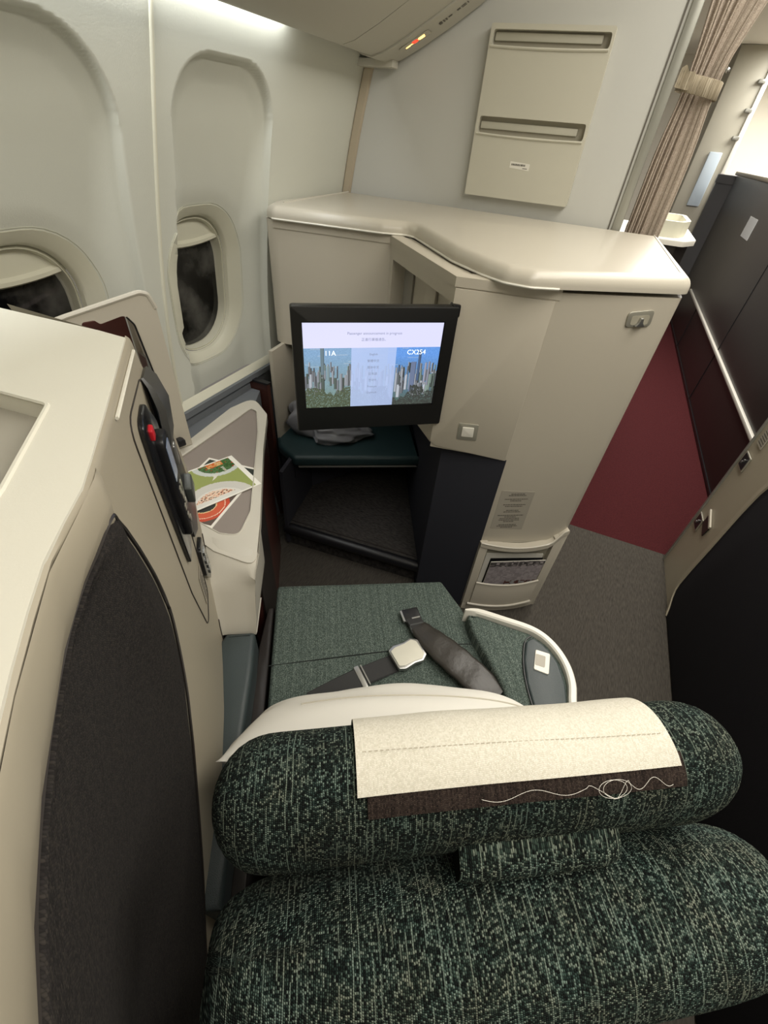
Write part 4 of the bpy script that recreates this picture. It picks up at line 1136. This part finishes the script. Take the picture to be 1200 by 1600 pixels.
for u in us:
    r = []; q = []
    for i in range(NH): r.append(SEAT(*hring(2 * PI * i / NH - PI / 2, u)))
    for i in range(NH + 1): q.append((u, i / NH * .40))
    rows.append(r); uvs.append(q)
grid(bm, rows, True, uvs, capends=True)
headrest = obj('headrest', bm, TWEED, SE, sharp=80)
bm = bmesh.new(); rows = []; uvs = []
for u in np.linspace(.106, .256, 14):
    e = min(1, min(u - .104, .258 - u) / .004); r = []; q = []
    for i in range(28):
        c_, s_ = sell(2 * PI * i / 28, 3)
        r.append(SEAT(u, .073 + .0235 * c_ * (.7 + .3 * e), .926 + .006 * math.sin(u * 60) * .3 + .017 * s_ * (.7 + .3 * e) + c_ * .010))
    for i in range(29): q.append((u, i / 28 * .12))
    rows.append(r); uvs.append(q)
grid(bm, rows, True, uvs, capends=True); obj('headrest_tab', bm, TWEED2, SE, sharp=60)
# antimacassar over the headrest, brown fastener tape under its hem
AM = thing('antimacassar', 'cream canvas headrest cover draped over the green tweed headrest', 'headrest cover', SEAT(.17, .12, .85))
def drape(bm, u0, u1, a0, a1, e, nu=30, na=34, thick=.0016, wav=.0):
    rows = []; uvs = []
    for side in (0, 1):
        for j in range(na + 1):
            jj = j if side == 0 else na - j
            a = a0 + (a1 - a0) * jj / na; r = []; q = []
            for i in range(nu + 1):
                u = u0 + (u1 - u0) * i / nu
                w_ = wav * (math.sin(u * 70 + a) * .5 + math.sin(u * 31 - a * 2)) * (.4 + .6 * math.sin(a))
                us_ = u + (.006 * (a - PI / 2) if i == 0 else 0) * 0
                p = hring(a, us_, e + w_ + (0 if side == 0 else -thick))
                r.append(SEAT(*p)); q.append((u, a * .068))
            rows.append(r); uvs.append(q)
    rows.append(rows[0]); uvs.append(uvs[0])
    grid(bm, rows, False, uvs)
    bmesh.ops.remove_doubles(bm, verts=bm.verts[:], dist=1e-6)
bm = bmesh.new(); drape(bm, .018, .302, -.35, math.radians(112), .0050, wav=.0006); cover = obj('cover_cloth', bm, CANVAS, AM, sharp=60)
bm = bmesh.new(); drape(bm, .026, .306, math.radians(101), math.radians(129), .0028, na=10); obj('fastener_tape', bm, HOOKT, AM, sharp=60, label='dark brown fastener tape')
# stitching along the cover
bm = bmesh.new()
for k in range(56):
    u = .024 + .272 * k / 56
    for a in (math.radians(84), ):
        p0, p1 = hring(a + math.radians(5 * (k / 56)), u, .0056), hring(a + math.radians(5 * (k / 56)), u + .0030, .0056)
        tube(bm, [SEAT(*p0), SEAT(*p1)], .0003, 4)
obj('stitching', bm, plastic('stitch_cream', 'b0a896', .9, .01, 0), AM)
# stray white thread
rt_ = random.Random(2); pts = []
for k in range(60):
    t = k / 59
    if t < .35: u = .118 + t / .35 * .10; a = 122 + 3 * math.sin(t * 30)
    elif t < .75:
        ph = (t - .35) / .4 * 4 * PI; u = .232 + .014 * math.sin(ph) + (t - .35) * .02; a = 124 + 7 * math.cos(ph)
    else: u = .245 + (t - .75) / .25 * .045; a = 122 + 4 * math.sin(t * 40)
    pts.append(SEAT(*hring(math.radians(a), u, .0055)))
bm = bmesh.new(); tube(bm, catmull(pts, 3), .00018, 5); o = obj('loose_thread', bm, THREADM, sharp=180); tag(o, 'tangled white thread stuck on the brown tape of the headrest', 'thread')

# pillow tucked in front of the headrest
PW = thing('pillow', 'white cotton pillow propped on the seat in front of the headrest', 'pillow', SEAT(.08, .28, .455))
bm = bmesh.new(); rows = []; rb = random.Random(8)
pc_ = Vector((.090, .284, .632)); e1 = Vector((1, 0, 0)); e2 = Vector((0, -.50, .866)); en = Vector((0, .866, .50))
wv = [(rb.uniform(-8, 8), rb.uniform(-12, 12), rb.uniform(0, 6), rb.uniform(.0004, .0013)) for _ in range(14)]
N_ = 44
def pil(s, t, sg):
    # s,t in -1..1 ; pinched corners
    hw = .256 * (1 - .10 * (1 - abs(t)) * abs(s) ** 3 + 0) ; hh = .150 * (1 - .07 * (1 - abs(s)) * abs(t) ** 3)
    th = .074 * ((1 - abs(s) ** 3.0) * (1 - abs(t) ** 2.6)) ** .55
    wr = sum(A * math.sin(a * s + b * t + p) for a, b, p, A in wv) * min(1, (1 - max(abs(s), abs(t))) * 6)
    top = 1 if t < .2 else 1
    curve = -.020 * s * s + .030 * s
    return pc_ + e1 * (s * hw) + e2 * (t * hh + curve * (t + 1) * .5) + en * (sg * th + wr)
for i in range(N_ + 1):
    t = -1 + 2 * i / N_; rows.append([pil(-1 + 2 * j / N_, t, 1) for j in range(N_ + 1)])
grid(bm, [[SEAT(*p) for p in r] for r in rows])
rows = []
for i in range(N_ + 1):
    t = -1 + 2 * i / N_; rows.append([pil(-1 + 2 * j / N_, t, -.6) for j in range(N_ + 1)])
grid(bm, [[SEAT(*p) for p in r] for r in rows])
bmesh.ops.remove_doubles(bm, verts=bm.verts[:], dist=1e-4)
obj('pillow_case', bm, LINEN, PW, sharp=70)
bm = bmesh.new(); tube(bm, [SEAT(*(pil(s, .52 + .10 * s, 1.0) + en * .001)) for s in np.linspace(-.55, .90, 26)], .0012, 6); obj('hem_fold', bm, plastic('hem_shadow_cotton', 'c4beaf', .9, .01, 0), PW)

# seat belt, two loose halves on the cushion
BB = thing('seat_belt', 'seat belt half with the silver lift buckle lying on the cushion', 'seat belt', SEAT(.10, .48, .455))
d_ = (Vector((.165, .512)) - Vector((.0, .445))).normalized(); n_ = Vector((-d_.y, d_.x))
pts = [SEAT(.0 + d_.x * t - .03, .437 + d_.y * t, .456 + .006 * math.sin(t * 20)) for t in np.linspace(-.02, .195, 12)]
bm = bmesh.new(); ribbon(bm, pts, SEAT(n_.x * .023, n_.y * .023, 0), .0025); obj('webbing', bm, SLING, BB)
BKF = plane3(SEAT(.180, .523, .462), SEAT(d_.x, d_.y, 0), SEAT(n_.x, n_.y, 0))
bk = obj('buckle', prism(bmesh.new(), rpoly([(-.040, -.026), (-.024, -.033), (.004, -.030), (.024, -.033), (.040, -.022), (.040, .022), (.024, .033), (.004, .030), (-.024, .033), (-.040, .026)], .006), 0, .009, BKF, .002, 3), METAL, BB, label='silver buckle')
obj('buckle_plate', prism(bmesh.new(), rpoly([(-.036, -.021), (-.022, -.026), (.004, -.025), (.024, -.028), (.034, -.018), (.034, .018), (.024, .028), (.004, .025), (-.022, .026), (-.036, .021)], .004), .009, .0108, BKF, .001), plastic('buckle_lid', 'd2cfc0', .5, .02, 0, metal=.1), bk)
bm = bmesh.new()
AF = plane3(SEAT(.064, .474, .462), SEAT(d_.x, d_.y, 0), SEAT(n_.x, n_.y, 0))
prism(bm, rpoly([(-.006, -.028), (.006, -.028), (.006, .028), (-.006, .028)], .003), 0, .004, AF, .001); box(bm, .010, .013, -.026, .026, 0, .004, AF); obj('adjuster', bm, METAL, BB)
BT = thing('seat_belt', 'seat belt half with black padded sleeve and tongue lying across the cushion', 'seat belt', SEAT(.26, .54, .455))
cl = catmull([SEAT(*p) for p in [(.207, .628, .461), (.215, .600, .466), (.232, .572, .470), (.262, .530, .474), (.298, .486, .474), (.335, .440, .472), (.365, .40, .47)]], 5)
bm = bmesh.new(); rows = []
for i, p in enumerate(cl[6:]):
    i += 6; d = (cl[min(i + 1, len(cl) - 1)] - cl[i - 1]).normalized(); n = Vector((-d.y, d.x, 0)); t = (i - 6) / (len(cl) - 7)
    hw = .025 + .014 * smooth(t * 2) + .001 * math.sin(i * 1.7); ht = .0095 + .0007 * math.sin(i * 1.1)
    rows.append([p + n * (hw * sell(a, 2.6)[0]) + Vector((0, 0, ht * sell(a, 2.6)[1])) for a in np.linspace(0, 2 * PI, 17)[:-1]])
grid(bm, rows, True, capends=True); obj('padded_sleeve', bm, PADL, BT, sharp=60)
bm = bmesh.new(); ribbon(bm, cl[1:9], SEAT(.021, .004, 0), .006); obj('webbing', bm, SLING, BT)
TF = plane3(SEAT(.206, .632, .462), SEAT(.021, .004, 0), SEAT(-.004, .021, 0))
bm = bmesh.new(); prism(bm, rpoly([(-.024, -.018), (.022, -.018), (.022, .020), (-.024, .020)], .004), 0, .006, TF, .002); tg = obj('tongue_housing', bm, BLACKP, BT)
bm = bmesh.new(); prism(bm, [(-.027, -.016), (-.022, -.016), (-.022, .018), (-.027, .016)], .0, .007, TF); box(bm, -.004, .018, -.014, -.010, .006, .008, TF); obj('tongue', bm, METAL, tg)
bm = bmesh.new(); prism(bm, rpoly([(-.018, -.056), (.022, -.056), (.022, -.028), (-.018, -.028)], .008), .004, .010, TF, .002); obj('sleeve_cap', bm, plastic('sleeve_cap_grey', '4a4b4b', .3, .03, 0), BT)

# ================================================================== RIGHT-HAND SHELL ACROSS THE AISLE
NS = thing('neighbouring_seat_shell', 'cream-framed dark seat shell across the aisle at the right edge', 'seat shell', (.95, 1.2, 0))
AX = plane3((.735, 1.80, 0), (0, -1, 0), (0, 0, 1))         # a: towards the viewer, b: up, d: towards the window... 
def AXf(a, b, d=0.0): return Vector((.735 - d, 1.80 - a, b))
bm = bmesh.new(); prism(bm, [(0, 0), (1.9, 0), (1.9, 1.17), (.0, 1.17)], -.06, -.004, AXf); obj('shell_body', bm, BEIGE, NS)
bm = bmesh.new(); prism(bm, [(0, 0), (.012, 0), (.012, 1.17), (0, 1.17)], -.06, .002, AXf, .001); obj('front_edge', bm, GREYT, NS)
def pe(b): return float(np.interp(b, [-.0, .02, .06, .10, .20, .35, .50, .60, .75, 1.0, 1.1, 1.15], [.345, .34, .29, .262, .262, .27, .275, .285, .33, .50, .62, .9]))
panel_edge = [(pe(b) + .02, b) for b in np.linspace(.005, 1.13, 40)]
bm = bmesh.new(); prism(bm, panel_edge + [(1.9, 1.13), (1.9, .005)], -.003, .006, AXf, .004); p_ = obj('cloth_panel', bm, plastic('black_felt_panel', '1d1c20', .92, .06, .15, 300, spec=.15), NS, sharp=60, label='black cloth side panel')
bm = bmesh.new()
grid(bm, [[AXf(a - .030, b, -.002), AXf(a - .026, b, .007), AXf(a - .004, b, .009), AXf(a + .002, b, .002)] for a, b in panel_edge]); obj('panel_frame', bm, BEIGE, NS, sharp=40)
for b in (.284, .585):
    lt = obj('latch', prism(bmesh.new(), rpoly([(.026, b - .030), (.090, b - .030), (.090, b + .030), (.026, b + .030)], .003), -.003, .001, AXf, .001), METALD, NS, label='small square metal latch')
    bm = bmesh.new(); prism(bm, rpoly([(.032, b - .025), (.084, b - .025), (.084, b + .025), (.032, b + .025)], .003), .001, .0014, AXf); obj('latch_recess', bm, BLACKP, lt)
    bm = bmesh.new(); box(bm, .049, .056, b - .010, b - .002, .0014, .006, AXf); box(bm, .060, .066, b + .002, b + .010, .0014, .006, AXf); obj('latch_pin', bm, METAL, lt)
bm = bmesh.new(); prism(bm, [(.098, .31), (.16, .29), (.17, .335), (.10, .36)], -.0025, .0015, AXf); obj('groove', bm, DARKB, NS)
bm = bmesh.new(); prism(bm, [(.085, .362), (.17, .337), (.172, .347), (.085, .372)], -.0025, .004, AXf); obj('groove_lip', bm, LIDM, NS)
plc = obj('shell_label', prism(bmesh.new(), [(.045, .66), (.10, .66), (.10, .73), (.045, .73)], -.003, .0, AXf), PLAC, NS)
bm = bmesh.new()
for k in range(6): box(bm, .05, .095, .668 + k * .010, .672 + k * .010, .0, .0006, AXf)
obj('label_print', bm, INK, plc)

# ================================================================== DARK CABINET ALONG THE AISLE, FORWARD
GC = thing('dark_cabinet', 'long dark brown cabinet along the red carpet with a pale rail', 'cabinet', (1.3, 3.8, 0))
bm = bmesh.new(); box(bm, .995, 1.7, 2.25, 6.2, 0, 1.30, bev=.006); obj('cabinet_body', bm, DARKB, GC)
bm = bmesh.new(); box(bm, .975, 1.72, 2.25, 6.22, 1.295, 1.325, bev=.008); obj('cabinet_top', bm, plastic('cabinet_rim_taupe', '7d7361', .45, .02, 0), GC, label='taupe rim along the top')
bm = bmesh.new(); prism(bm, rpoly([(.88, 6.45), (1.02, 6.20), (1.7, 6.20), (1.7, 6.5), (.88, 6.5)], .04), 0, 1.27); prism(bm, rpoly([(.87, 6.44), (1.02, 6.19), (1.7, 6.19), (1.7, 6.5), (.87, 6.5)], .04), 1.22, 1.29, bev=.006)
obj('end_post', bm, plastic('slate_end_post', '4a4a4c', .4, .03, 0), GC, label='slate grey angled end post')
bm = bmesh.new()
for y in (3.74,): box(bm, .991, .996, y - .004, y + .004, .02, 1.28)
box(bm, .991, .996, 2.3, 6.1, .02, .03)
box(bm, .991, .996, 5.0 - .003, 5.0 + .003, .02, .38)
obj('door_gap', bm, BLACKP, GC)
bm = bmesh.new(); box(bm, .978, .996, 2.26, 5.65, .380, .402, bev=.004); obj('rail', bm, plastic('pale_rail', 'c0bdb4', .4, .02, 0), GC, label='pale bumper rail')
bm = bmesh.new(); box(bm, .9925, .9955, 4.55, 4.82, .96, 1.09); obj('notice', bm, plastic('notice_grey', 'a9aaa9', .5, .02, 0), GC, label='blank grey notice')

# forward doorway furniture far beyond the curtain
DP = thing('door_frame_panel', 'tall pale panel with fittings standing beyond the curtain', 'panel', (.9, 6.9, 0))
bm = bmesh.new(); box(bm, .60, .93, 6.6, 7.2, 0, 2.2, bev=.01); obj('panel_body', bm, plastic('pale_panel', 'a5a192', .5, .02, 0), DP)
bm = bmesh.new(); box(bm, .905, .945, 6.58, 6.62, .6, 2.15, bev=.004); obj('edge_strip', bm, WHITEM, DP)
bm = bmesh.new(); box(bm, .72, .84, 6.57, 6.6, 1.0, 1.45, bev=.01); obj('inset', bm, BLUEG, DP, label='pale blue inset')
for z in (1.55, 1.75, 1.95):
    bm = bmesh.new(); box(bm, .86, .92, 6.56, 6.6, z, z + .03, bev=.004); obj('fitting', bm, GREYT, DP)
GW = thing('forward_partition', 'cream partition wall behind the tall pale panel', 'partition', (1.0, 7.6, 0))
bm = bmesh.new(); box(bm, .0, .62, 7.3, 7.5, 0, 2.2); obj('partition_body', bm, WALLW, GW)
# attendant counter with a round sink rim
CT = thing('counter_unit', 'white rimmed counter unit just beyond the foot of the curtain', 'counter', (.3, 3.2, 0))
bm = bmesh.new(); prism(bm, rpoly([(.05, 2.75), (.36, 2.75), (.42, 2.85), (.42, 3.3), (.05, 3.3)], .03), 1.075, 1.10, bev=.006); obj('counter_top', bm, WHITEM, CT)
bm = bmesh.new(); prism(bm, rpoly([(.06, 2.77), (.34, 2.77), (.40, 2.87), (.40, 3.3), (.06, 3.3)], .03), 0, 1.075); obj('counter_body', bm, DARKB, CT)
bm = bmesh.new(); prism(bm, rpoly([(.12, 2.80), (.33, 2.80), (.37, 2.90), (.37, 3.2), (.12, 3.2)], .05), 1.10, 1.165, holes=[rpoly([(.14, 2.82), (.32, 2.82), (.35, 2.91), (.35, 3.18), (.14, 3.18)], .045)]); obj('raised_rim', bm, FRAMEM, CT)

# ================================================================== CURTAIN
CU = thing('curtain', 'bunched beige pleated curtain tied back beside the bulkhead edge', 'curtain', (.12, 1.98, 0))
bm = bmesh.new(); rows = []; uvs = []
NP = 150
for k, z in enumerate(np.linspace(.05, 2.15, 60)):
    tie = math.exp(-((z - 1.545) / .10) ** 2)
    half = .056 * (1 - .22 * tie) + .030 * smooth((z - 1.6) / .25)
    cx_ = .118 + .020 * smooth((z - 1.55) / .3)
    r = []; q = []
    for i in range(NP + 1):
        s = i / NP
        x = cx_ - half + 2 * half * (s + .018 * math.sin(s * 40 + z))
        amp = .0065 * (1 - .35 * tie) if s < .52 else .001
        y = 1.985 - .018 * smooth((s - .6) / .3) + amp * math.sin(s * 2 * PI * 12 + .5 * math.sin(z * 2.2))
        r.append(Vector((x, y, z))); q.append((s * .5, z))
    rows.append(r); uvs.append(q)
grid(bm, rows, uvs=uvs); cf = obj('curtain_cloth', bm, CURT, CU, sharp=80)
mo = cf.modifiers.new('thickness', 'SOLIDIFY'); mo.thickness = .0015
bm = bmesh.new(); rows = []
for a in np.linspace(0, 2 * PI, 41)[:-1]:
    c_, s_ = sell(a, 3.2); x = .115 + .058 * c_; y = 1.98 + .034 * s_; zt = 1.560 - .15 * (x - .06) ; hh = .020
    rows.append([(x, y, zt - hh), (x + .002 * c_, y + .002 * s_, zt - hh + .002), (x + .002 * c_, y + .002 * s_, zt + hh - .002), (x, y, zt + hh)])
rows.append(rows[0]); grid(bm, rows)
tb = obj('tieback', bm, TIEM, CU, sharp=60, label='beige tieback band')
bm = bmesh.new(); prism(bm, rpoly([(.050, 1.545), (.088, 1.540), (.092, 1.580), (.075, 1.578), (.062, 1.592), (.052, 1.585)], .004), 1.938, 1.944, lambda a, b, d=0: Vector((a, d, b))); obj('tieback_end', bm, TIEM, tb)
bm = bmesh.new(); bmesh.ops.create_uvsphere(bm, u_segments=14, v_segments=8, radius=.006); bmesh.ops.translate(bm, verts=bm.verts[:], vec=(.168, 1.944, 1.585)); obj('snap_stud', bm, METAL, tb)
